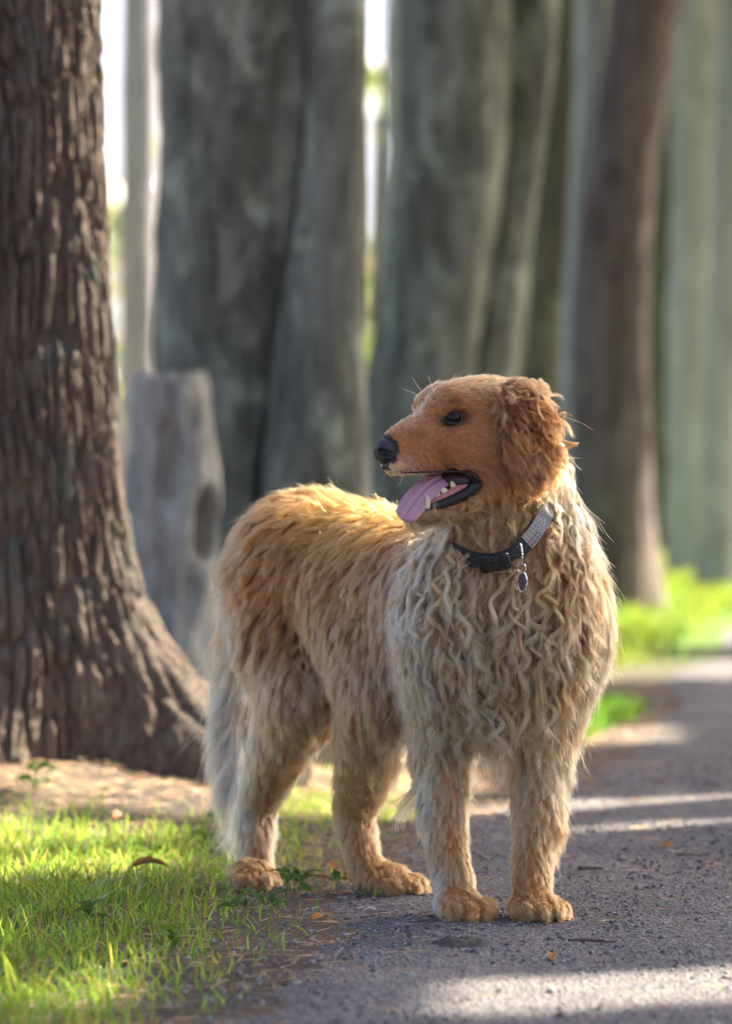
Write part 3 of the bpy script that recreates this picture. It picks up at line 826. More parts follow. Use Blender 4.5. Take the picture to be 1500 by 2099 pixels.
# strap: closed band, 24 mm tall, with print on the part right of the ring
HW, TH = .0115, .0022
nv = 13; V = []; prof = [(-1, 0)]
vv = np.linspace(-HW, HW, nv)
arc = np.cumsum(np.r_[0, np.linalg.norm(np.diff(CR, axis=0), axis=1)])
fine = 6
CRf = np.concatenate([CR, CR[:1]]); OWf = np.concatenate([outw, outw[:1]])
tq = np.linspace(0, NPH, NPH*fine, endpoint=False); iq = tq.astype(int); fq = (tq-iq)[:, None]
CRf_ = CRf[iq]*(1-fq)+CRf[iq+1]*fq; OW_ = norm(OWf[iq]*(1-fq)+OWf[iq+1]*fq)
nf = len(CRf_); tint = []
TG_ = norm(np.roll(CRf_, -6, 0)-np.roll(CRf_, 6, 0)); OW_ = norm(OW_-TG_*(OW_*TG_).sum(1, keepdims=True)); CN_ = np.cross(OW_, TG_); CN_ = CN_*np.sign(CN_[:, 2:3])
s_arc = np.cumsum(np.r_[0, np.linalg.norm(np.diff(CRf_, axis=0), axis=1)])
px_of = 750+FPX*CRf_[:, 0]/CRf_[:, 1]
for j in range(nf):
    front = CRf_[j, 1] < cC[1]-.005
    for kk in range(nv):
        V.append(CRf_[j]+CN_[j]*vv[kk]+OW_[j]*TH*(1-.2*(vv[kk]/HW)**2)); c_ = (.012, .012, .013)
        if front and px_of[j] > 1078:
            u_, v_ = s_arc[j]/.0052, vv[kk]/.0052
            c_ = (.34, .32, .28)
            if (u_ % 1) < .2 or ((v_+.5) % 1) < .2: c_ = (.09, .09, .09)
            if px_of[j] > 1098:
                du = abs(((s_arc[j]/.016) % 1)-.5)*2; dv = abs(vv[kk]/HW); c_ = (.10, .11, .13) if (du+dv) % .5 < .2 else (.36, .37, .38)
        tint.append(c_)
for j in range(nf):
    for kk in range(nv): V.append(CRf_[j]+CN_[j]*vv[kk]-OW_[j]*TH*.2); tint.append((.012, .012, .013))
F = []; off = nf*nv
for j in range(nf):
    j2 = (j+1) % nf
    for kk in range(nv-1):
        F.append((j*nv+kk, j2*nv+kk, j2*nv+kk+1, j*nv+kk+1)); F.append((off+j*nv+kk, off+j*nv+kk+1, off+j2*nv+kk+1, off+j2*nv+kk))
    F.append((j*nv, off+j*nv, off+j2*nv, j2*nv)); F.append((j*nv+nv-1, j2*nv+nv-1, off+j2*nv+nv-1, off+j*nv+nv-1))
m_web = NT('webbing'); ta = m_web.n('Attribute', attribute_name='tint'); m_web.l(ta.outputs['Color'], m_web.b.inputs['Base Color'])
wv = m_web.n('TexWave'); wv.inputs['Scale'].default_value = 420; m_web.l(m_web.coords(), wv.inputs['Vector']); m_web.bump(wv.outputs['Fac'], .4, .0006); m_web.set(Roughness=.75)
mesh_obj('strap', np.array(V), F, m_web, collar, smooth=False, colors={'tint': np.array(tint)})
def at_px(px):
    fr = np.where(CRf_[:, 1] < cC[1]-.01)[0]; return fr[np.argmin(abs(px_of[fr]-px))]
m_plastic = plain('black_plastic', (.010, .010, .011), .38)
m_metal = plain('polished_metal', (.62, .60, .58), .22, Metallic=1.0)
def rbox(c, ax, ay, az_, hx, hy, hz, nn=6):
    """rounded, slightly bulged box"""
    V, F = sphere_mesh(24, 14); q = np.sign(V)*np.abs(V)**.35
    return c+q[:, :1]*hx*ax+q[:, 1:2]*hy*ay+q[:, 2:3]*hz*az_, F
j = at_px(1014); tq_ = norm(CRf_[(j+8) % nf]-CRf_[j-8]); tq_ = tq_ if tq_[0] > 0 else -tq_
V, F = rbox(CRf_[j]+OW_[j]*.006-cn_*.002, tq_, cn_, OW_[j], .0225, .0135, .0058)
V = V-(np.abs((V-CRf_[j])@tq_) < .009)[:, None]*cn_*(((V-CRf_[j])@cn_ > .006)*.004)[:, None]
bk = mesh_obj('buckle', V, F, m_plastic, collar)
for sgn in (1, -1):
    V, F = rbox(CRf_[j]+OW_[j]*.0085+tq_*sgn*.012-cn_*.001, tq_, cn_, OW_[j], .005, .0115, .0042)
    mesh_obj('side_release', V, F, m_plastic, bk)
# strap keeper, ring and tag
j = at_px(1058); tq2 = norm(CRf_[(j+8) % nf]-CRf_[j-8])
rc_ = CRf_[j]+OW_[j]*.008-cn_*.006
th = np.linspace(0, 2*np.pi, 40, endpoint=False)
rg_pts = np.array([rc_+HU*.0165*math.cos(t)+norm(np.array([.45, -.9, 0]))*.0085*math.sin(t) for t in th])
V, F = tube(rg_pts, .0013, 8, True); mesh_obj('split_ring', V, F, m_metal, collar)
rc2 = rc_-HU*.019+np.array([.003, -.010, 0])
rg_pts = np.array([rc2+HU*.0065*math.cos(t)+norm(np.array([.95, -.3, 0]))*.0060*math.sin(t) for t in th])
V, F = tube(rg_pts, .0009, 8, True); mesh_obj('small_ring', V, F, m_metal, collar)
tcn = rc2-HU*.0195+np.array([.001, -.006, 0]); tx = norm(np.array([.8, -.6, 0])); tn = np.cross(tx, HU)
def disc(c, rx, rz_, th_, nn=36):
    V = []; 
    for z_ in (-th_, th_):
        V += [c+tx*rx*math.cos(a)+HU*rz_*math.sin(a)+tn*z_ for a in np.linspace(0, 2*np.pi, nn, endpoint=False)]
    F = [tuple(range(nn))[::-1], tuple(range(nn, 2*nn))]+[(k, (k+1) % nn, nn+(k+1) % nn, nn+k) for k in range(nn)]
    return np.array(V), F
V, F = disc(tcn, .0072, .0135, .0010); tg = mesh_obj('tag', V, F, plain('tag_enamel', (.055, .030, .032), .3), collar, smooth=False)
rg_pts = np.array([tcn+tx*.0074*math.cos(t)+HU*.0138*math.sin(t) for t in th]); V, F = tube(rg_pts, .0012, 8, True); mesh_obj('rim', V, F, m_metal, tg)
# parts of the collar that stay clear of hair
CLEAR = np.concatenate([CRf_[[k for k in range(nf) if CRf_[k, 1] < cC[1]-.01 and 975 < px_of[k] < 1122]], np.linspace(rc_, tcn, 12)])
# ================================================================== the dog's coat
C_FACE = srgb(172, 106, 60); C_FACEL = srgb(204, 142, 92); C_RED = srgb(136, 68, 34); C_EAR = srgb(146, 84, 44)
C_GOLD = srgb(214, 126, 50); C_TAN = srgb(190, 118, 68); C_BROWN = srgb(176, 98, 52); C_CREAM = srgb(232, 180, 134)
C_BUFF = srgb(220, 156, 106); C_ORNG = srgb(184, 102, 54); C_WHITE = srgb(240, 212, 180); C_LEG = srgb(194, 126, 76)
AN = []
def an(pos, sig, col, L, amp=0, lam=.03, rc=.003, lift=.25, loft=.006, grav=.3, flow=(0, 0, -1), dens=240e3, part='coat', clump=.6):
    f = norm(np.array([flow[0], -flow[1], flow[2]], float))
    AN.append(dict(p=np.asarray(pos, float), s=sig, c=col, L=L, amp=amp, lam=lam, rc=rc, lift=lift, loft=loft, grav=grav, f=f, dens=dens, part=part, clump=clump))
def hflow(fa, fb, fc): v = fa*HF+fb*HU+fc*HL; return (v[0], -v[1], v[2])
HK = dict(rc=.0020, lift=.10, loft=.0012, grav=.05, dens=620e3, part='head_fur', clump=.12)
def head(a, b, c, sig, col, L, fl, both=True, **kw):
    d = dict(HK); d.update(kw)
    for s in ((1, -1) if both and c else (1,)): an(HD(a, b, s*c), sig, col, L, flow=hflow(fl[0], fl[1], fl[2]*s), **d)
head(.085, -.025, 0, .018, C_FACE, .0045, (-1, .15, 0)); head(.050, -.012, 0, .02, C_FACEL, .006, (-1, .2, 0))
head(.080, -.078, .012, .012, C_WHITE, .006, (-.7, -.6, .2)); head(.055, -.060, .03, .022, C_FACE, .006, (-1, -.25, 0))
head(.020, -.035, .035, .024, C_FACE, .0075, (-1, -.15, .1)); head(.028, .0, .02, .016, C_FACEL, .007, (-.7, .5, .2))
head(.035, .02, .0, .015, C_FACEL, .010, (-.5, .8, 0)); head(.022, .034, .024, .014, C_RED, .009, (-.3, .9, .2), lift=.4)
head(.0, .050, .0, .022, C_FACEL, .013, (-.8, .5, 0), lift=.25); head(-.03, .045, .035, .024, C_FACE, .012, (-1, -.1, .2))
head(-.06, .058, 0, .03, C_FACEL, .018, (-1, 0, 0), lift=.3); head(-.035, .005, .05, .024, C_FACE, .010, (-1, -.2, 0))
head(-.02, -.045, .055, .026, C_FACE, .010, (-1, -.25, .1)); head(-.06, -.055, .06, .028, C_FACE, .014, (-1, -.5, .1))
head(-.075, -.10, .04, .028, C_FACE, .018, (-.8, -.8, 0)); head(.0, -.14, .015, .024, C_FACE, .009, (-1, -.2, 0)); head(.045, -.148, .006, .012, C_BUFF, .008, (-1, -.4, 0))
head(.012, .022, .038, .009, srgb(112, 62, 30), .006, (-.5, .6, .2)); head(.010, -.002, .046, .010, srgb(120, 66, 34), .005, (-.8, -.3, .2)); head(.045, -.020, .028, .012, srgb(150, 88, 46), .006, (-1, .0, .1)); head(.02, .045, .0, .010, C_WHITE, .011, (-.7, .7, 0)); head(-.04, -.02, .055, .014, C_FACEL, .010, (-1, -.2, 0)); head(-.045, .052, .048, .012, C_CREAM, .022, (-.8, -.3, .3), lift=.3)  # white midline tone carries painted light on the forehead
EK = dict(part='ear_fur', dens=230e3, rc=.0045, loft=.013, grav=.45, clump=.92)
head(-.068, .05, .055, .020, C_FACEL, .035, (-.7, -.6, .3), amp=.0030, lam=.028, lift=.45, **EK)
head(-.090, .03, .068, .022, C_EAR, .055, (-.6, -.8, .1), amp=.0050, lam=.026, lift=.35, **EK)
head(-.075, -.02, .078, .020, C_EAR, .048, (-.25, -1, 0), amp=.0045, lam=.026, lift=.22, **EK)
head(-.110, -.02, .075, .022, C_EAR, .052, (-.6, -.9, .1), amp=.0055, lam=.028, lift=.30, **EK)
head(-.085, -.075, .072, .020, srgb(112, 58, 30), .024, (-.2, -1, 0), amp=.0016, lam=.03, lift=.15, part='ear_fur', dens=420e3, rc=.002, loft=.003, grav=.2, clump=.5)
head(-.125, -.065, .066, .018, C_EAR, .040, (-.7, -.8, 0), amp=.0045, lam=.028, lift=.35, **EK)
head(-.130, .02, .02, .04, C_EAR, .040, (-1, -.5, 0), amp=.004, lam=.03, lift=.35, **EK)
# neck and ruff
RK = dict(part='chest_ruff', clump=.86, dens=205e3)
an(PX(1120, 980, 4.97), .035, C_BUFF, .055, .0055, .034, .006, .35, .014, .5, (.2, .3, -1), **RK)
an(PX(1170, 1010, 5.02), .040, C_CREAM, .060, .0045, .036, .006, .40, .016, .5, (.6, .2, -1), **RK)
an(PX(1090, 1050, 4.94), .030, C_TAN, .050, .0060, .036, .0065, .28, .012, .5, (-.5, .2, -.9), **RK)
an(PX(1030, 1060, 4.93), .026, C_FACE, .022, .0020, .03, .003, .2, .004, .3, (-.2, .2, -1), part='chest_ruff', dens=340e3, clump=.6)
an(PX(985, 1090, 4.94), .026, C_TAN, .036, .0030, .034, .004, .25, .008, .4, (-.1, .3, -1), part='chest_ruff', dens=260e3, clump=.75)
an(PX(925, 1080, 4.98), .030, C_BUFF, .055, .0050, .034, .006, .3, .012, .5, (-.1, .4, -1), **RK)
for px, py, d, c in ((900, 1170, 4.97, C_BUFF), (970, 1180, 4.93, C_BUFF), (1050, 1180, 4.92, C_BUFF), (1130, 1150, 4.94, C_TAN), (870, 1120, 5.02, C_CREAM)):
    an(PX(px, py, d), .045, c, .092, .0076, .046, .0060, .30, .016, .55, (-.05, .25, -1), **RK)
for px, py, d, c in ((940, 1280, 4.94, C_BUFF), (1030, 1290, 4.92, C_BUFF), (1120, 1270, 4.93, C_BUFF)):
    an(PX(px, py, d), .045, c, .102, .0072, .050, .0062, .28, .018, .6, (0, .2, -1), **RK)
for px, py, d, c in ((900, 1400, 4.99, C_CREAM), (990, 1400, 4.95, C_BUFF), (1080, 1400, 4.95, C_BUFF), (1160, 1380, 4.98, C_TAN)):
    an(PX(px, py, d), .045, c, .108, .0052, .060, .0060, .26, .020, .7, (0, .15, -1), **RK)
an(PX(850, 1260, 5.06), .045, C_WHITE, .070, .0035, .050, .0060, .25, .016, .7, (-.1, .2, -1), **RK)
an(PX(1210, 1150, 5.02), .045, C_TAN, .050, .0022, .050, .005, .36, .012, .5, (.3, .1, -1), **RK)
an(PX(1215, 1300, 5.03), .045, C_BUFF, .055, .0022, .050, .005, .30, .012, .6, (.15, .1, -1), **RK)
an(PX(1040, 1530, 5.03), .040, C_BROWN, .050, .0020, .05, .005, .2, .008, .8, (0, .2, -1), part='chest_ruff', dens=260e3, clump=.7)
# trunk
BK = dict(clump=.50, dens=280e3)
bw = (-.50, -.70, 0)
an(PX(790, 1030, 5.20), .06, C_GOLD, .034, .0010, .04, .0042, .34, .010, .10, (-.55, -.4, -.25), **BK)
an(PX(700, 1030, 5.30), .06, C_GOLD, .038, .0010, .04, .0042, .36, .012, .10, (-.55, -.3, -.2), **BK)
an(PX(800, 1120, 5.12), .05, C_ORNG, .034, .0010, .04, .0042, .26, .008, .25, (-.55, .1, -.8), **BK)
an(PX(820, 1250, 5.10), .05, C_ORNG, .030, .0006, .04, .0038, .18, .006, .25, (-.35, .05, -1), **BK)
an(PX(740, 1150, 5.22), .05, C_BROWN, .036, .0015, .035, .0045, .3, .010, .2, (-.7, 0, -.6), **BK)
an(PX(760, 1280, 5.20), .05, C_TAN, .036, .0006, .04, .0042, .18, .008, .4, (-.15, .1, -1), **BK)
an(PX(800, 1380, 5.15), .05, C_BUFF, .048, .0010, .04, .0050, .2, .010, .6, (.05, .1, -1), **BK)
an(PX(810, 1450, 5.15), .04, C_CREAM, .055, .0020, .04, .0050, .2, .010, .8, (.15, .1, -1), **BK)
an(PX(640, 1080, 5.36), .05, C_BROWN, .042, .0012, .035, .0048, .38, .012, .15, (-.9, 0, -.35), **BK)
an(PX(560, 1130, 5.40), .05, C_TAN, .044, .0014, .035, .0048, .40, .012, .2, (-.9, .1, -.5), **BK)
an(PX(650, 1200, 5.30), .05, C_BROWN, .038, .0016, .035, .0045, .30, .010, .25, (-.5, .15, -.8), **BK)
an(PX(560, 1220, 5.34), .05, C_BROWN, .042, .0014, .035, .0048, .30, .010, .3, (-.5, .15, -.9), **BK)
an(PX(690, 1000, 5.36), .018, C_GOLD, .055, .001, .04, .004, .8, .02, .0, (-.2, 0, .6), **BK)
an(PX(490, 1220, 5.42), .04, C_BUFF, .056, .0025, .03, .0052, .52, .014, .3, (-.9, 0, -.5), **BK)
an(PX(480, 1330, 5.42), .04, C_WHITE, .062, .0038, .03, .0055, .52, .014, .4, (-.9, 0, -.7), **BK)
an(PX(600, 1320, 5.28), .05, C_BROWN, .042, .0012, .035, .0050, .24, .010, .4, (-.2, .1, -1), **BK)
an(PX(670, 1330, 5.24), .04, C_BUFF, .040, .0020, .035, .0050, .26, .010, .4, (.1, .1, -1), **BK)
an(PX(530, 1350, 5.33), .05, C_TAN, .045, .0016, .035, .0050, .28, .010, .4, (-.45, .1, -1), **BK)
an(PX(600, 1430, 5.24), .04, C_CREAM, .046, .0012, .04, .0050, .26, .010, .5, (-.15, .1, -1), **BK)
an(PX(520, 1440, 5.36), .04, C_CREAM, .050, .0016, .04, .0052, .30, .012, .5, (-.4, .1, -1), **BK)
an(PX(660, 1450, 5.24), .03, C_ORNG, .036, .0010, .04, .0045, .25, .008, .5, (.2, .1, -1), **BK)
# far side of the trunk, seldom seen
an(np.array([.22, 5.30, .45]), .10, C_TAN, .038, .001, .04, .005, .25, .01, .4, (-.3, -.3, -1), dens=130e3)
an(np.array([.05, 5.48, .45]), .10, C_TAN, .040, .001, .04, .005, .25, .01, .4, (-.3, -.3, -1), dens=130e3)
# legs
LK = dict(part='leg_fur', clump=.45, dens=560e3)
an(PX(565, 1550, 5.33), .030, C_TAN, .030, 0, .04, .0038, .22, .006, .4, (-.35, .1, -1), **LK)
an(PX(500, 1560, 5.42), .030, C_CREAM, .045, .001, .04, .0045, .3, .010, .5, (-.3, -.2, -1), **LK)
an(PX(545, 1620, 5.39), .022, C_LEG, .020, 0, .04, .0030, .2, .004, .3, (-.3, .1, -1), **LK)
an(PX(505, 1660, 5.45), .022, C_CREAM, .042, .0015, .04, .0045, .32, .008, .6, (-.4, -.3, -1), **LK)
an(PX(540, 1730, 5.38), .022, C_LEG, .018, 0, .04, .0025, .22, .0040, .2, (0, .1, -1), **LK)
an(PX(505, 1730, 5.42), .020, C_CREAM, .028, .001, .04, .0035, .28, .005, .5, (-.3, -.2, -1), **LK)
an(PX(760, 1480, 5.13), .035, C_ORNG, .028, 0, .04, .0038, .2, .005, .4, (-.1, .1, -1), **LK)
an(PX(800, 1540, 5.18), .025, C_ORNG, .032, 0, .04, .0040, .26, .006, .5, (.25, 0, -1), **LK)
an(PX(745, 1600, 5.22), .022, C_LEG, .017, 0, .04, .0028, .18, .003, .3, (-.15, .1, -1), **LK)
an(PX(712, 1690, 5.36), .020, C_BUFF, .030, .001, .04, .0035, .3, .005, .5, (-.2, -.3, -1), **LK)
an(PX(745, 1700, 5.28), .020, C_LEG, .018, 0, .04, .0025, .20, .0040, .2, (.1, .1, -1), **LK)
an(PX(742, 1770, 5.29), .020, C_LEG, .018, 0, .04, .0025, .22, .0040, .2, (.4, .1, -1), **LK)
for (xu, xf, xl, d, cb) in ((905, 862, 918, 5.05, C_CREAM), (1105, 1150, 1093, 5.03, C_TAN)):
    an(PX(xu, 1490, d), .035, C_TAN, .034, .0010, .05, .0045, .22, .008, .5, (0, .1, -1), **LK)
    an(PX(xu+15, 1580, d-.02), .022, C_LEG, .018, 0, .04, .0030, .20, .0040, .3, (0, .1, -1), **LK)
    an(PX(xu-30, 1580, d-.01), .020, C_CREAM, .026, .0005, .04, .0036, .2, .004, .4, (-.1, .1, -1), **LK)  # cream left edge puts sky light into the leg colour
    an(PX(xl+10, 1690, d-.02), .022, C_LEG, .018, 0, .04, .0025, .20, .0040, .2, (0, .1, -1), **LK)
    an(PX(xl-28, 1690, d), .016, C_CREAM, .015, 0, .04, .0028, .2, .003, .3, (-.1, .1, -1), **LK)
    an(PX(xl, 1760, d-.03), .020, C_LEG, .017, 0, .04, .0025, .20, .0040, .2, (0, .1, -1), **LK)
    an(PX(xf, 1560, d+.05), .030, C_CREAM, .070, .003, .05, .0050, .42, .012, .8, ((xf-xu)/60, -.5, -1), **LK)
    an(PX(xf, 1650, d+.04), .028, cb if xf < 1000 else C_ORNG, .065, .004, .05, .0050, .42, .012, .9, ((xf-xu)/80, -.5, -1), **LK)
an(PX(895, 1810, 5.01), .014, C_WHITE, .014, 0, .04, .0028, .2, .003, .3, (-.1, .1, -1), **LK)  # white left edge of the foreleg: sky light painted into the coat
for (x, y, ang, s) in PAWS:
    f = np.array([math.cos(ang), math.sin(ang), 0])
    an(np.array([x, y, .03])+f*.03, .022, C_LEG, .015, .0015, .02, .0030, .26, .003, .35, (f[0], -f[1], -.35), **LK)
    an(np.array([x, y, .05]), .020, C_LEG, .018, .0005, .03, .003, .22, .003, .3, (f[0]*.6, -f[1]*.6, -.7), **LK)
an(np.array([PX(895, 1860, 5)[0], 4.99, .02]), .012, C_WHITE, .012, 0, .04, .003, .2, .003, .3, (-.2, .1, -1), **LK)  # sky light painted on the left side of the fore paw
# tail
for (p, r), c in zip(TAIL, (C_TAN, C_BUFF, C_CREAM, C_WHITE, C_WHITE)):
    an(p+np.array([0, -.02, 0]), .035, c, .10, .002, .07, .0050, .3, .012, .9, (-.25, -.1, -1), dens=260e3, part='tail_plume', clump=.55)

AP = np.array([a['p'] for a in AN]); AS = np.array([a['s'] for a in AN])
KEYS = ('L', 'amp', 'lam', 'rc', 'lift', 'loft', 'grav', 'dens', 'clump')
AV = np.array([[a[k] for k in KEYS] for a in AN]); AC = np.array([a['c'] for a in AN]); AF = np.array([a['f'] for a in AN])
PARTS = ['coat', 'head_fur', 'ear_fur', 'chest_ruff', 'leg_fur', 'tail_plume']
APT = np.array([PARTS.index(a['part']) for a in AN])
def fields(p):
    d2 = ((p[:, None]-AP[None])**2).sum(-1)
    lw = -d2/(2*AS**2); lw -= lw.max(1, keepdims=True)
    W = np.exp(lw*.8); W /= W.sum(1, keepdims=True)
    return W@AV, W@AC, W@AF, APT[np.argmax(W, 1)]

def face_marks(p, c):
    """coat colour of the face: dark eye rings, brow spots, painted light on the midline, pale lip"""
    l = (p-H0)@HR; c = c.copy(); h = (np.abs(l) < .12).all(1)
    a_, b_, w_ = l[:, 0], l[:, 1], np.abs(l[:, 2])
    ring = sstep(1.0, .55, np.hypot((a_-.0035)/.027, (b_+.0015+.15*(a_))/.0170))*(w_ > .018)
    brow = sstep(1.0, .4, np.hypot((a_-.006)/.012, (b_-.022)/.009))*(w_ > .018)
    snout = sstep(1.0, .3, np.hypot((a_-.058)/.026, (b_+.024)/.012))*(w_ > .012)
    k = (1-.80*ring)*(1-.45*brow)*(1-.28*snout)
    c *= np.where(h, k, 1)[:, None]
    bl = sstep(.012, .004, np.abs(l[:, 2]))*sstep(-.05, -.02, a_)*sstep(.062, .045, a_)*(b_ > -.005)*.55  # lit midline of the forehead painted into the coat
    bl = np.maximum(bl, .7*sstep(.016, .006, np.hypot(a_-.083, (b_+.078))))
    bl = np.where(h, bl, 0)[:, None]
    c = c*(1-bl)+C_CREAM*bl
    nose_ = ((((l-np.array([.0905, -.0490, 0]))/np.array([.0262, .0225, .0262]))**2).sum(1) < 1)
    c[nose_] = .018                                    # hairless nose leather
    return c
# skin below the coat, darkened to put shade between the locks into it
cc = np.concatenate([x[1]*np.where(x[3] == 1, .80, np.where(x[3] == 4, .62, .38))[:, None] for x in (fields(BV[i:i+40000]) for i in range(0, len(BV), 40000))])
cc = face_marks(BV, cc)
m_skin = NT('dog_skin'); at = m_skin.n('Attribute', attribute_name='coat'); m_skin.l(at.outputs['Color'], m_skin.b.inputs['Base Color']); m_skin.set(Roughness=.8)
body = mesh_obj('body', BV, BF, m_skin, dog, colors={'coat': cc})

# ---- sample tuft roots on the skin
tri = np.concatenate([BF[:, [0, 1, 2]], BF[:, [0, 2, 3]]])
A, B, Cc = BV[tri[:, 0]], BV[tri[:, 1]], BV[tri[:, 2]]
ar = .5*np.linalg.norm(np.cross(B-A, Cc-A), axis=1); AREA = ar.sum()
def sample(n):
    t = np.searchsorted(np.cumsum(ar)/AREA, rng.random(n)); t = np.minimum(t, len(tri)-1)
    u, v = rng.random(n), rng.random(n); m = u+v > 1; u[m] = 1-u[m]; v[m] = 1-v[m]
    return A[t]+(B-A)[t]*u[:, None]+(Cc-A)[t]*v[:, None]
DENS = 1.0
NPER = lambda f: np.clip(np.round(f[:, 7]*np.pi*f[:, 3]**2*1.3*np.interp(f[:, 1], [.004, .008], [1, 2.3])), 3, 75)
MAXC = 90e3
cand = sample(int(AREA*MAXC*DENS))
fv, fc, ff, fp = [np.concatenate(x) for x in zip(*[fields(cand[i:i+40000]) for i in range(0, len(cand), 40000)])]
cn = sdf_at(cand, True)[1]
npc = NPER(fv)
acc = np.minimum(fv[:, 7]/npc/MAXC, 1.0)
view = norm(np.array([0, 0, CAM_H])-cand)
facing = (cn*view).sum(1)
acc = acc*np.where(facing < -.45, .40, 1.0)
# bare places: eyes, nose, lips, mouth, soles, collar window
bare = np.zeros(len(cand), bool)
loc = (cand-H0)@HR
for s in (1, -1):
    bare |= (((loc[:, 0]-.0015)/.0165)**2+((loc[:, 1]+.0015)/.0125)**2 < 1) & (loc[:, 2]*s > 0)
bare |= ((loc-np.array([.093, -.0485, 0]))/np.array([.024, .020, .025])**1 < 1e9).all(1) & ((((loc-np.array([.0915, -.0485, 0]))/np.array([.0245, .0200, .0245]))**2).sum(1) < 1)
mouth_in = (loc[:, 0] > -.03) & (loc[:, 0] < .07) & (loc[:, 1] < -.082+np.clip(loc[:, 0], -1, 0)*.1) & (loc[:, 1] > np.interp(loc[:, 0], [-.03, 0, .05], [-.100, -.122, -.134])) & (np.abs(loc[:, 2]) < .045)
bare |= mouth_in
bare |= (cand[:, 2] < .006)
keep = (rng.random(len(cand)) < acc) & ~bare
P0_, N0_, FV, FC, FF, FP = cand[keep], cn[keep], fv[keep], fc[keep], ff[keep], fp[keep]
NS = NPER(FV).astype(int)
FC = face_marks(P0_, FC)


def grow(sel, K):
    """tufts of strands for the selected roots; returns point array (n,K,3), radius scale, colour per strand"""
    P, N, V, C, Fl, ns = P0_[sel], N0_[sel], FV[sel], FC[sel], FF[sel], NS[sel]
    M = len(P)
    L = V[:, 0]*np.exp(rng.normal(0, .24, M)); amp, lam, rc, lift, loft, grav, _, clump = V.T[1:]
    nz = np.stack([fbm(P*14+k*31, 2) for k in range(3)], -1)
    T = Fl+nz*.60+rng.normal(0, .15, (M, 3)); T = norm(T-N*(T*N).sum(1, keepdims=True))
    hl_ = loft*rng.random(M)**1.2
    p = P.copy(); G = np.zeros((M, K, 3)); D = np.zeros((M, K, 3)); NN = np.zeros((M, K, 3)); nn = N.copy()
    for k in range(K):
        s = k/(K-1)
        t = T-nn*(T*nn).sum(1, keepdims=True)
        d = norm(norm(t)*(1-lift*(1-s))[:, None]+nn*(lift*(1-.8*s))[:, None]+np.array([0, 0, -1.0])*(grav*s)[:, None])
        G[:, k] = p; D[:, k] = d; NN[:, k] = nn
        p = p+d*(L/(K-1))[:, None]
        v, g = sdf_at(p, True)
        mar = .0006+hl_*min(1, s*3)
        push = np.clip(mar-v, 0, .02)
        p = p+g*push[:, None]; nn = norm(nn*.5+g*.5)
        p[:, 2] = np.maximum(p[:, 2], .003)
    e1 = norm(np.cross(D, NN)); e2 = np.cross(D, e1)
    s = np.linspace(0, 1, K)[None, :]
    ph = rng.random(M)[:, None]*2*np.pi+2*np.pi*s*(L/lam)[:, None]*np.exp(rng.normal(0, .30, M))[:, None]*(1+.35*rng.normal(0, 1, M)[:, None]*s)
    w = sstep(0, .35, s)*amp[:, None]*np.exp(rng.normal(0, .40, M))[:, None]*(1+.5*rng.normal(0, 1, M)[:, None]*s)
    hand = np.where(rng.random(M) < .5, 1, -1)[:, None]
    G = G+e1*(w*np.cos(ph))[..., None]+e2*(w*.5*np.sin(ph)*hand)[..., None]
    # strands
    idx = np.repeat(np.arange(M), ns); n = len(idx)
    a = rng.random(n)*2*np.pi; r = np.sqrt(rng.random(n))*rc[idx]*1.25
    t1 = norm(np.cross(N, T))[idx]; t2 = T[idx]
    off = t1*(np.cos(a)*r)[:, None]+t2*(np.sin(a)*r)[:, None]
    ls = rng.uniform(.70, 1.0, n)
    q = s*ls[:, None]*(K-1); i = np.minimum(q.astype(int), K-2); f = (q-i)[..., None]
    g = G[idx]; ii = np.arange(n)[:, None]
    S = g[ii, i]*(1-f)+g[ii, i+1]*f
    fan = (1-clump[idx][:, None]*np.where((clump > .75)[idx][:, None], sstep(-.1, .55, s)-.22*sstep(.1, .3, s)*(1-s), sstep(.15, 1.1, s)))
    S = S+off[:, None]*fan[..., None]
    fz = rng.normal(0, 1, (n, 3))*(L[idx]*np.where(rng.random(n) < .06, .16, np.interp(amp, [.001, .004], [.055, .022])[idx])+.0004)[:, None]
    S = S+fz[:, None]*(s**1.7)[..., None]
    v = sdf_at(S[:, 0]); S[:, 0] -= sdf_at(S[:, 0], True)[1]*(v+.0008)[:, None]
    S[..., 2] = np.maximum(S[..., 2], .002)
    # hair parts around the visible stretch of collar and its tag
    near = np.where(np.linalg.norm(S[:, 0]-CLEAR.mean(0), axis=1) < .17)[0]
    if len(near):
        Q = S[near].reshape(-1, 3); dm = np.full(len(Q), 9.0); inw = np.zeros(len(Q))
        for cpt in CLEAR[::3]:
            r_ = np.hypot(Q[:, 0]-cpt[0], Q[:, 2]-cpt[2])
            better = (r_ < dm); dm = np.where(better, r_, dm); inw = np.where(better, cpt[1]-Q[:, 1], inw)
        hit = ((dm < .0110) & (inw > -.012)).reshape(len(near), K).any(1) & (rng.random(len(near)) < .90)
        okm = np.ones(n, bool); okm[near[hit]] = False
        S = S[okm]; idx = idx[okm]; n = len(idx)
    cv = C[idx]*np.exp(rng.normal(0, .10, n))[:, None]*np.exp(rng.normal(0, 1, M)*np.interp(amp, [.001, .004], [.15, .32]))[idx][:, None]
    warm = np.exp(rng.normal(0, .07, M))[idx]; cv[:, 2] *= warm; cv[:, 0] /= warm**.4
    return S, np.clip(cv, .01, .95), L[idx]

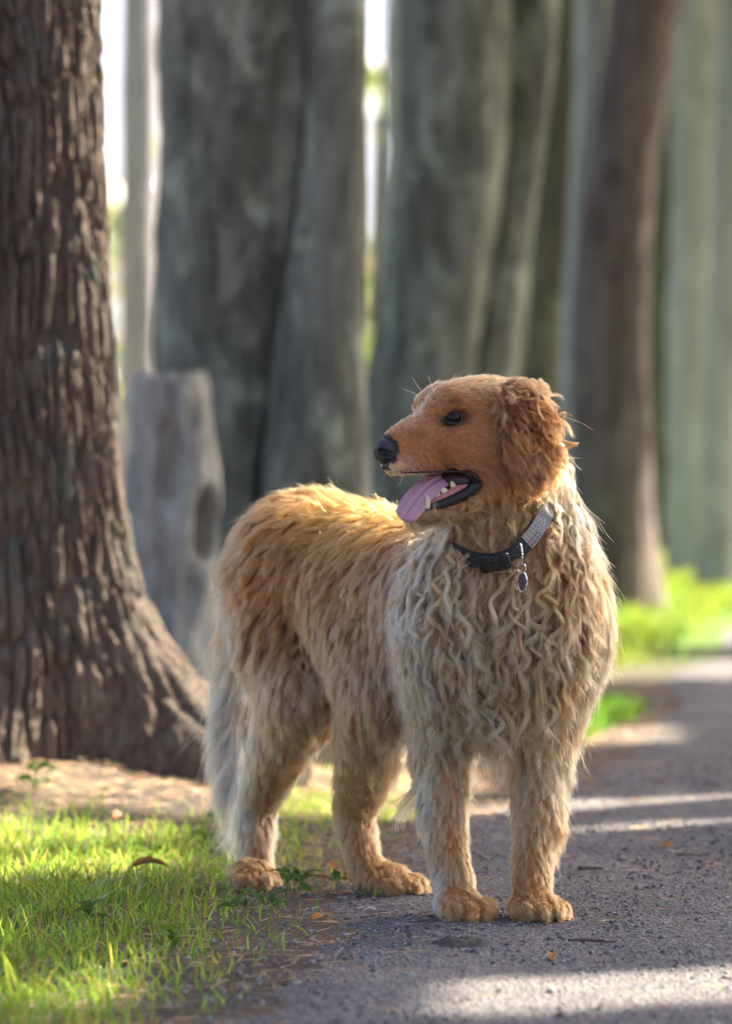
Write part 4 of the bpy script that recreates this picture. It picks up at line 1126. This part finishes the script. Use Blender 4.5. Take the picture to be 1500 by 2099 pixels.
def hair_material(lo=.5):
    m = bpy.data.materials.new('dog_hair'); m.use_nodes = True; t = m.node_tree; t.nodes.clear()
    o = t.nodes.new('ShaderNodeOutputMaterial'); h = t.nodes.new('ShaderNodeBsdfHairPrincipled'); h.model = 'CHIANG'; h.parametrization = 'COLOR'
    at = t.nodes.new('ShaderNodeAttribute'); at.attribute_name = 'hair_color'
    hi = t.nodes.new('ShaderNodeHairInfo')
    rp = t.nodes.new('ShaderNodeMapRange'); rp.inputs['To Min'].default_value = lo; rp.inputs['To Max'].default_value = 1.18  # darker roots: underfur tone, deepened to put shade between locks into the colour
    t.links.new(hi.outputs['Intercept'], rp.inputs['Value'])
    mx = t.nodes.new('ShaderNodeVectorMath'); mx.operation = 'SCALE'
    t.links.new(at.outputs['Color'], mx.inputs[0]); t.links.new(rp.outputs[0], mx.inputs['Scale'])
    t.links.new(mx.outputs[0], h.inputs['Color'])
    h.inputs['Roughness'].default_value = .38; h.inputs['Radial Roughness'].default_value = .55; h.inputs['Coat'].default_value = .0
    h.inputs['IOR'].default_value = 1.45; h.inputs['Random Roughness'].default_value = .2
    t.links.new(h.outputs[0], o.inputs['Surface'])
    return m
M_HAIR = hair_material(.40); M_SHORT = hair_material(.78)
def hair_object(name, batches, parent, rroot=.00034, rtip=.00010):
    c = bpy.data.hair_curves.new(name)
    sizes = np.concatenate([np.full(len(S), S.shape[1]) for S, _, _ in batches])
    c.add_curves(sizes.astype(int).tolist())
    pos = np.concatenate([S.reshape(-1, 3) for S, _, _ in batches])-parent_loc(parent)
    c.attributes['position'].data.foreach_set('vector', pos.astype(np.float32).ravel()) if 'position' in c.attributes else c.position_data.foreach_set('vector', pos.astype(np.float32).ravel())
    rad = np.concatenate([(np.linspace(1, 0, S.shape[1])[None, :]**.8*(rroot-rtip)+rtip)*np.ones((len(S), 1)) for S, _, _ in batches]).ravel() if len({S.shape[1] for S, _, _ in batches}) == 1 else \
        np.concatenate([((np.linspace(1, 0, S.shape[1])[None, :]**.8*(rroot-rtip)+rtip)*np.ones((len(S), 1))).ravel() for S, _, _ in batches])
    ra = c.attributes['radius'] if 'radius' in c.attributes else c.attributes.new('radius', 'FLOAT', 'POINT')
    ra.data.foreach_set('value', rad.astype(np.float32))
    ca = c.attributes.new('hair_color', 'FLOAT_COLOR', 'CURVE')
    col = np.ones((len(sizes), 4), np.float32); col[:, :3] = np.concatenate([x for _, x, _ in batches])
    ca.data.foreach_set('color', col.ravel())
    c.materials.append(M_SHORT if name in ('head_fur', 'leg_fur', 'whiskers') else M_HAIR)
    o = bpy.data.objects.new(name, c); COL.objects.link(o); o.parent = parent
    return o, len(sizes), len(pos)
# short, darker undercoat below the curls, and whiskers
uc = sample(60000); uv, uco, uf, up = [np.concatenate(x) for x in zip(*[fields(uc[i:i+30000]) for i in range(0, len(uc), 30000)])]
mk = (up == 3) & (uv[:, 1] > .002) & (((norm(np.array([0, 0, CAM_H])-uc))*sdf_at(uc, True)[1]).sum(1) > -.5)
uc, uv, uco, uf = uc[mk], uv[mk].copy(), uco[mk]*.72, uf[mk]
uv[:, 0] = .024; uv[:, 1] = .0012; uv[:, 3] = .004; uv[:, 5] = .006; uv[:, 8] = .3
n0 = len(P0_)
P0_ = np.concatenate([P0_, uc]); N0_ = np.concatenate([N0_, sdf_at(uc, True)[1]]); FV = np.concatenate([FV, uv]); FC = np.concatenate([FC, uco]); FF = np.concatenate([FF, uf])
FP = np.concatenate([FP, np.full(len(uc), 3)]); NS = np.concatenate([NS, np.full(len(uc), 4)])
tot = 0
wh = []
for s_ in (1, -1):
    for k in range(16):
        a_, b_ = rng.uniform(.030, .078), rng.uniform(-.068, -.045)
        cz = csurf(a_, b_, .004); q0 = HD(a_, b_, s_*cz); dr = norm(HF*rng.uniform(-.5, .35)+HU*rng.uniform(-.7, .05)+HL*s_)
        Lw = rng.uniform(.018, .045); t_ = np.linspace(0, 1, 7)[:, None]
        wh.append(q0+dr*Lw*t_+np.array([0, 0, -1.0])*Lw*.35*t_**2)
    for k in range(2):
        q0 = HD(.026, .036, s_*.026)+rng.normal(0, .003, 3); dr = norm(HF*rng.uniform(.3, 1)+HU*rng.uniform(.2, 1)+HL*s_*.3); t_ = np.linspace(0, 1, 7)[:, None]
        wh.append(q0+dr*rng.uniform(.02, .04)*t_)
hair_object('whiskers', [(np.array(wh), np.tile(C_WHITE, (len(wh), 1)), None)], dog, .00016, .00005)
for pi, pn in enumerate(PARTS):
    bt = []
    for lo, hi_, K in ((0, .012, 5), (.012, .03, 7), (.03, .5, 14)):
        s = np.where((FP == pi) & (FV[:, 0] >= lo) & (FV[:, 0] < hi_))[0]
        if len(s): bt.append(grow(s, K))
    if bt:
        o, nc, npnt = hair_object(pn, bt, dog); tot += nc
        print('HAIR', pn, nc, npnt)
print('HAIR TOTAL', tot)
# ================================================================== GRASS, LITTER, SMALL PLANTS
rg = np.random.default_rng(77)
m_grass = leafm('grass_blades', (.285, .41, .050), .5, .3)
def blades(x, y, h, wd, lean, tint):
    n = len(x); z0 = np.maximum(gh(x, y), 0)-.004
    az = rg.random(n)*2*np.pi; fa = rg.random(n)*np.pi
    dx, dy = np.cos(az), np.sin(az); sx_, sy_ = np.cos(fa), np.sin(fa)
    V = np.zeros((n, 7, 3))
    for k, (s, ww) in enumerate(((0, .8), (.35, 1.0), (.72, .72), (1.0, 0))):
        cx = x+dx*lean*h*s**1.8; cy_ = y+dy*lean*h*s**1.8; cz = z0+h*(s-.30*lean*s**2.2)
        if k < 3:
            V[:, 2*k] = np.stack([cx-sx_*wd*ww/2, cy_-sy_*wd*ww/2, cz], -1); V[:, 2*k+1] = np.stack([cx+sx_*wd*ww/2, cy_+sy_*wd*ww/2, cz], -1)
        else: V[:, 6] = np.stack([cx, cy_, cz], -1)
    i = np.arange(n)[:, None]*7
    F = np.concatenate([i+np.array(q) for q in ((0, 1, 3), (0, 3, 2), (2, 3, 5), (2, 5, 4), (4, 5, 6))])
    return V.reshape(-1, 3), F, np.repeat(tint, 7, axis=0)
def scatter(n, x0, x1, y0, y1):
    return rg.uniform(x0, x1, n), rg.uniform(y0, y1, n)
def patch(x, y, f, s=0): return fbm(np.stack([x*f, y*f, 0*x+s], -1), 3)
# near turf
x, y = scatter(150000, -1.1, .5, 3.5, 9.0)
e = path_edge(y)-x+.09*patch(x, y, 4, 3)
n_ = patch(x, y, 2.4, 1)
d = (.75*sstep(.06, .34, e)+.25*sstep(-.06, .12, e))*np.interp(y, [3.5, 5.9, 6.3, 6.7, 7.4, 9], [1, 1, .75, .10, .06, .1])
d = d*sstep(-.42, .02, n_+.16)*np.where(x < -.2, sstep(6.55, 5.55, y+.55*n_), 1)
d = np.maximum(d, .9*band(y, 6.30, 6.75, .08)*band(x, -.22, .16, .05))
d = d*np.where(np.hypot(x+.18, y-5.33) < .05, 0, 1)
vis = np.abs(x) < .107*y+.22
k = (rg.random(len(x)) < d*.62) & vis
x, y, n_, e = x[k], y[k], n_[k], e[k]
h = rg.uniform(.022, .060, len(x))*np.interp(e, [0, .3, .8], [.55, .9, 1.15])*np.where(rg.random(len(x)) < .07, 1.6, 1)*np.interp(y, [5, 6.3, 6.8], [1, .75, .6])
hue = rg.normal(0, 1, len(x))[:, None]
tint = np.exp(rg.normal(0, .30, (len(x), 1)))*np.exp(hue*np.array([.30, .08, .15]))
dry = rg.random(len(x)) < .05; tint[dry] = np.array([1.9, 1.0, 2.2])*rg.uniform(.7, 1.1, (dry.sum(), 1))
V1, F1, T1 = blades(x, y, h, rg.uniform(.0018, .0038, len(x)), rg.uniform(.1, 1.1, len(x)), tint)
turf = mesh_obj('grass', V1, F1, m_grass, colors={'tint': T1}, smooth=False)
tag(turf, 'lush green grass growing along the left edge of the path', 'grass', kind='stuff')
# tuft on the path's edge and verge further off
x, y = scatter(26000, .25, 1.1, 7.3, 9.7)
e = path_edge(y)-x+.06*patch(x, y, 5, 8)
k = (rg.random(len(x)) < sstep(-.02, .12, e)*band(y, 7.75, 9.2, .2)*.8); x, y = x[k], y[k]
V1, F1, T1 = blades(x, y, rg.uniform(.03, .085, len(x)), rg.uniform(.003, .005, len(x)), rg.uniform(.1, .9, len(x)), np.exp(rg.normal(0, .2, (len(x), 3))*np.array([.8, .4, .6]))*np.array([.65, .85, .7]))
tag(mesh_obj('grass', V1, F1, m_grass, colors={'tint': T1}, smooth=False), 'bright green grass tongue reaching into the path behind the dog', 'grass', kind='stuff')
x, y = scatter(60000, -.2, 4.6, 11.0, 24)
e = path_edge(y)-x+.25*patch(x, y, 1.2, 8)
k = (rg.random(len(x)) < sstep(.0, .3, e)*.8) & (np.abs(x) < .107*y+.8); x, y = x[k], y[k]
V1, F1, T1 = blades(x, y, rg.uniform(.04, .12, len(x)), rg.uniform(.008, .014, len(x)), rg.uniform(.1, .9, len(x)), np.exp(rg.normal(0, .2, (len(x), 3))*np.array([1, .5, .6]))*np.array([.85, .80, .75]))
tag(mesh_obj('grass', V1, F1, m_grass, colors={'tint': T1}, smooth=False), 'sunlit yellow green grass verge below the far trunks', 'grass', kind='stuff')

# pine needles, dry
m_need = leafm('dry_needles', (.46, .315, .195), .1, 0.0)
x, y = scatter(100000, -1.2, 1.2, 3.7, 8.6)
e = path_edge(y)-x
d = np.interp(y, [3.7, 5.6, 6.3, 6.6, 7.4, 8.6], [.22, .28, .5, 1, 1, .5])*np.interp(e, [-.9, -.25, -.05, .1, .3, 1], [.05, .16, .8, 1, .6, .6])*sstep(-.4, .25, patch(x, y, 3, 5)+.12)
k = (rg.random(len(x)) < d*.62) & (np.abs(x) < .107*y+.15); x, y = x[k], y[k]; n = len(x)
az = rg.random(n)*np.pi*2; ln = rg.uniform(.008, .028, n); z = np.maximum(gh(x, y), 0)+rg.uniform(.003, .010, n); tz = rg.normal(0, .10, n)*ln
dx, dy = np.cos(az)*ln, np.sin(az)*ln; wx, wy = -np.sin(az)*.0007, np.cos(az)*.0007
V = np.stack([np.stack([x-dx-wx, y-dy-wy, z-tz], -1), np.stack([x-dx+wx, y-dy+wy, z-tz], -1), np.stack([x+dx+wx, y+dy+wy, z+tz], -1), np.stack([x+dx-wx, y+dy-wy, z+tz], -1), np.stack([x, y, z+.0012], -1)], 1).reshape(-1, 3)
i = np.arange(n)[:, None]*5
F = np.concatenate([i+np.array(q) for q in ((0, 1, 4), (1, 2, 4), (2, 3, 4), (3, 0, 4))])
T = np.repeat(np.exp(rg.normal(0, .3, (n, 1)))*np.exp(rg.normal(0, .12, (n, 3))), 5, axis=0)
tag(mesh_obj('pine_needles', V, F, m_need, colors={'tint': T}, smooth=False), 'dry brown pine needles strewn over soil and path edge', 'needles', kind='stuff')
# grit on the path
m_grit = NT('grit_stone'); oi = m_grit.n('Attribute', attribute_name='tint'); m_grit.l(oi.outputs['Color'], m_grit.b.inputs['Base Color']); m_grit.set(Roughness=.9)
x, y = scatter(52000, -.5, 1.5, 3.75, 8.5)
e = x-path_edge(y)
k = (rg.random(len(x)) < np.interp(e, [-.2, 0, .25, 1.2], [.08, .9, .8, .6])) & (np.abs(x) < .107*y+.08); x, y = x[k], y[k]; n = len(x)
s = np.exp(rg.normal(0, .45, n))*.0018; s = np.minimum(s, .006)
o6 = np.array([[1, 0, 0], [-1, 0, 0], [0, 1, 0], [0, -1, 0], [0, 0, .8], [0, 0, -.6]], float)
az = rg.random(n)*6.28; ca, sa = np.cos(az), np.sin(az)
W = o6[None]*s[:, None, None]*rg.uniform(.6, 1.4, (n, 6, 1)); W[..., 0] *= 1.4
V = np.stack([W[..., 0]*ca[:, None]-W[..., 1]*sa[:, None]+x[:, None], W[..., 0]*sa[:, None]+W[..., 1]*ca[:, None]+y[:, None], W[..., 2]+(np.maximum(gh(x, y), 0)+.006+s*.2)[:, None]], -1).reshape(-1, 3)
i = np.arange(n)[:, None]*6
F = np.concatenate([i+np.array(q) for q in ((0, 2, 4), (2, 1, 4), (1, 3, 4), (3, 0, 4), (2, 0, 5), (1, 2, 5), (3, 1, 5), (0, 3, 5))])
T = np.repeat(np.array([.165, .158, .160])*np.exp(rg.normal(0, .45, (n, 1)))*np.exp(rg.normal(0, .06, (n, 3))), 6, axis=0)
tag(mesh_obj('gravel', V, F, m_grit, colors={'tint': T}, smooth=False), 'fine grey grit scattered over the worn path', 'gravel', kind='stuff')

# ---- single leaf meshes
def leaf_data(name, mat, L, W, curl, col, teeth=0.0, nseg=7):
    V = []; F = []
    for k in range(nseg):
        s = k/(nseg-1); w_ = W*math.sin(math.pi*min(.999, s**.75))**.8*(1+teeth*(-1)**k) if 0 < k < nseg-1 else .0006
        zc = curl*math.sin(s*math.pi*.9)
        V += [(L*s, -w_/2, zc+abs(w_)*.28), (L*s, 0, zc), (L*s, w_/2, zc+abs(w_)*.24)]
    for k in range(nseg-1):
        a = k*3; F += [(a, a+3, a+4, a+1), (a+1, a+4, a+5, a+2)]
    me = bpy.data.meshes.new(name); me.from_pydata(V, [], F); me.update()
    at = me.attributes.new('tint', 'FLOAT_COLOR', 'POINT'); at.data.foreach_set('color', np.tile(np.array([*col, 1], np.float32), len(V)))
    me.materials.append(mat); return me
m_weed = leafm('broad_leaf', (.10, .185, .038), .4); m_dead_leaf = leafm('fallen_leaf', (.34, .14, .055), .15)
WL = [leaf_data('leaf', m_weed, .034, .019, .006, (1, 1, 1)), leaf_data('leaf', m_weed, .045, .015, .010, (.9, 1, 1.1)), leaf_data('leaf', m_weed, .026, .020, .003, (1.4, 1.2, .8))]
def gpos(px, py):
    d = CAM_H*FPX/(py-YH); return np.array([(px-750)/FPX*d, d])
weeds = [(455, 1712, 1.0, 'yellow green broad leaved weed beside the dog\'s tail tip', 2), (428, 1738, .9, 'small pale broad leaved weed among grass near the tail', 2), (585, 1838, 1.05, 'broad leaved weed in front of the hind paw at the path\'s edge', 0),
         (615, 1822, .8, 'low narrow leaved weed on the bare soil beside the hind paw', 1), (545, 1870, .9, 'narrow leaved weed at the front of the grass by the path', 1), (70, 1672, 1.2, 'dark leaved weed at the foot of the pine roots', 0),
         (330, 1770, .8, 'small round leaved weed in the sunlit grass', 2), (480, 1895, .9, 'dark green weed at the grassy corner of the path', 0), (180, 1915, 1.0, 'broad weed in the shaded strip of grass', 0), (690, 1828, .6, 'tiny weed between the hind paws', 1),
         (570, 1730, .9, 'leafy weed just behind the hind leg', 0), (350, 1965, 1.0, 'leafy weed in the bright foreground grass', 2), (760, 1850, .45, 'tiny seedling on bare soil between hind and fore paws', 2)]
for (px, py, s, lab, kd) in weeds:
    gx, gy = gpos(px, py); z = float(max(gh(gx, gy), 0))
    o = empty('broadleaf_weed', (gx, gy, z), lab, 'weed', 'weeds in the grass')
    for q in range(rg.integers(5, 8)):
        l = bpy.data.objects.new('leaf', WL[kd]); COL.objects.link(l); l.parent = o
        l.location = (rg.normal(0, .008), rg.normal(0, .008), .004+rg.uniform(0, .028)*s); l.scale = (s*rg.uniform(.7, 1.2),)*3
        l.rotation_euler = (rg.normal(0, .3), rg.uniform(-.9, .15), q*2.4+rg.uniform(0, 1))
    V, F = tube([(0, 0, -.01), (.002, 0, .015), (.0, .003, .032*s)], [.0016, .0013, .0008], 6)
    V = V+np.array([gx, gy, z]); mesh_obj('stem', V, F, plain('weed_stem', (.10, .16, .04), .6), o)
DL = [leaf_data('fallen_leaf', m_dead_leaf, .070, .034, .012, (1, 1, 1), .12, 9), leaf_data('fallen_leaf', m_dead_leaf, .030, .016, .006, (1.5, 1.6, 1.3), 0, 7)]
for (px, py, k, s, rz, lab) in ((262, 1812, 0, 1.0, .2, 'large curled red brown fallen leaf lying in the grass'), (232, 1712, 0, .6, 1.2, 'orange fallen leaf in grass near the needles'), (690, 1795, 1, 1.2, 2.2, 'tan fallen leaf between the hind legs'),
                            (1290, 1655, 1, 1.0, .4, 'tan fallen leaf on the sunlit stripe of path'), (1130, 1985, 1, .8, 1.5, 'small orange fallen leaf on the sunlit foreground path'), (1380, 1750, 1, .9, 2.6, 'small brown fallen leaf on the shaded path'), (640, 1900, 1, 1.0, .9, 'pale fallen leaf on soil at the grass edge'), (1180, 1690, 1, .8, .1, 'little curled leaf behind the foreleg')):
    gx, gy = gpos(px, py); o = bpy.data.objects.new('fallen_leaf', DL[k]); COL.objects.link(o)
    o.location = (gx, gy, float(max(gh(gx, gy), 0))+(.022 if k == 0 else .009)); o.scale = (s,)*3; o.rotation_euler = (rg.normal(0, .2), rg.normal(0, .12), rz)
    tag(o, lab, 'leaf', 'fallen leaves')
m_twig = bark_mat('twig_bark', (.05, .035, .025), (.14, .10, .075), (.30, .24, .19), (.2, .2, .17), 6, .7)
def twig(px, py, L, rz, r, lab, side=True):
    gx, gy = gpos(px, py); z = float(max(gh(gx, gy), 0))+.007+r
    p = np.array([(-.5, 0, 0), (-.2, .03, .02), (.1, -.02, .015), (.35, .03, .0), (.5, .02, .03)])*L
    def rot(q): c_, s_ = math.cos(rz), math.sin(rz); return np.stack([q[:, 0]*c_-q[:, 1]*s_, q[:, 0]*s_+q[:, 1]*c_, q[:, 2]], -1)
    V, F = tube(rot(spline(p, 14)), np.linspace(r, r*.5, 14), 7); V = list(V)
    if side:
        b = np.array([(.05, -.01, .012), (.2, -.12, .05), (.3, -.2, .06)])*L
        V2, F2 = tube(rot(spline(b, 8)), np.linspace(r*.6, r*.25, 8), 6); F = F+[tuple(i+len(V) for i in f) for f in F2]; V = V+list(V2)
    o = mesh_obj('twig', np.array(V), F, m_twig); o.location = (gx, gy, z); tag(o, lab, 'twig', 'twigs on the path')
twig(1215, 1945, .070, -.35, .0022, 'forked dry twig lying on the shaded path before the paws'); twig(880, 1902, .035, -.3, .0018, 'short pale twig beside the fore paw', False)
twig(1210, 1795, .040, .1, .0035, 'stubby dark twig on the path beyond the fore paw', False); twig(1420, 1765, .06, .05, .002, 'thin dark twig on the far side of the path', False); twig(655, 1808, .06, -.5, .0016, 'thin bleached twig on soil between the hind legs')
twig(320, 1590, .30, -.06, .014, 'thick fallen stick lying across the needles by the roots')
# moss clump on the path
gx, gy = gpos(945, 1945); V, F = grid_mesh(np.linspace(-.05, .05, 50), np.linspace(-.06, .06, 50), lambda X, Y: .012*np.clip(1-(X/.046)**2-(Y/.05)**2+.7*fbm(np.stack([X*50, Y*50, 0*X], -1), 3), -.4, 1)-.002+.003*fbm(np.stack([X*160, Y*160, 0*X], -1), 2))
mm = NT('mossy_crumb'); mm.set(Base_Color=mm.ramp(mm.noise(55, 5), [(.42, (.075, .068, .064)), (.58, (.12, .105, .09)), (.66, (.07, .115, .02))]), Roughness=.95); mm.bump(mm.noise(300, 3), .7, .004)
mo = mesh_obj('moss_clump', V, F, mm); mo.location = (gx, gy, .004); tag(mo, 'small crumbly clump of moss and dirt on the path', 'moss')
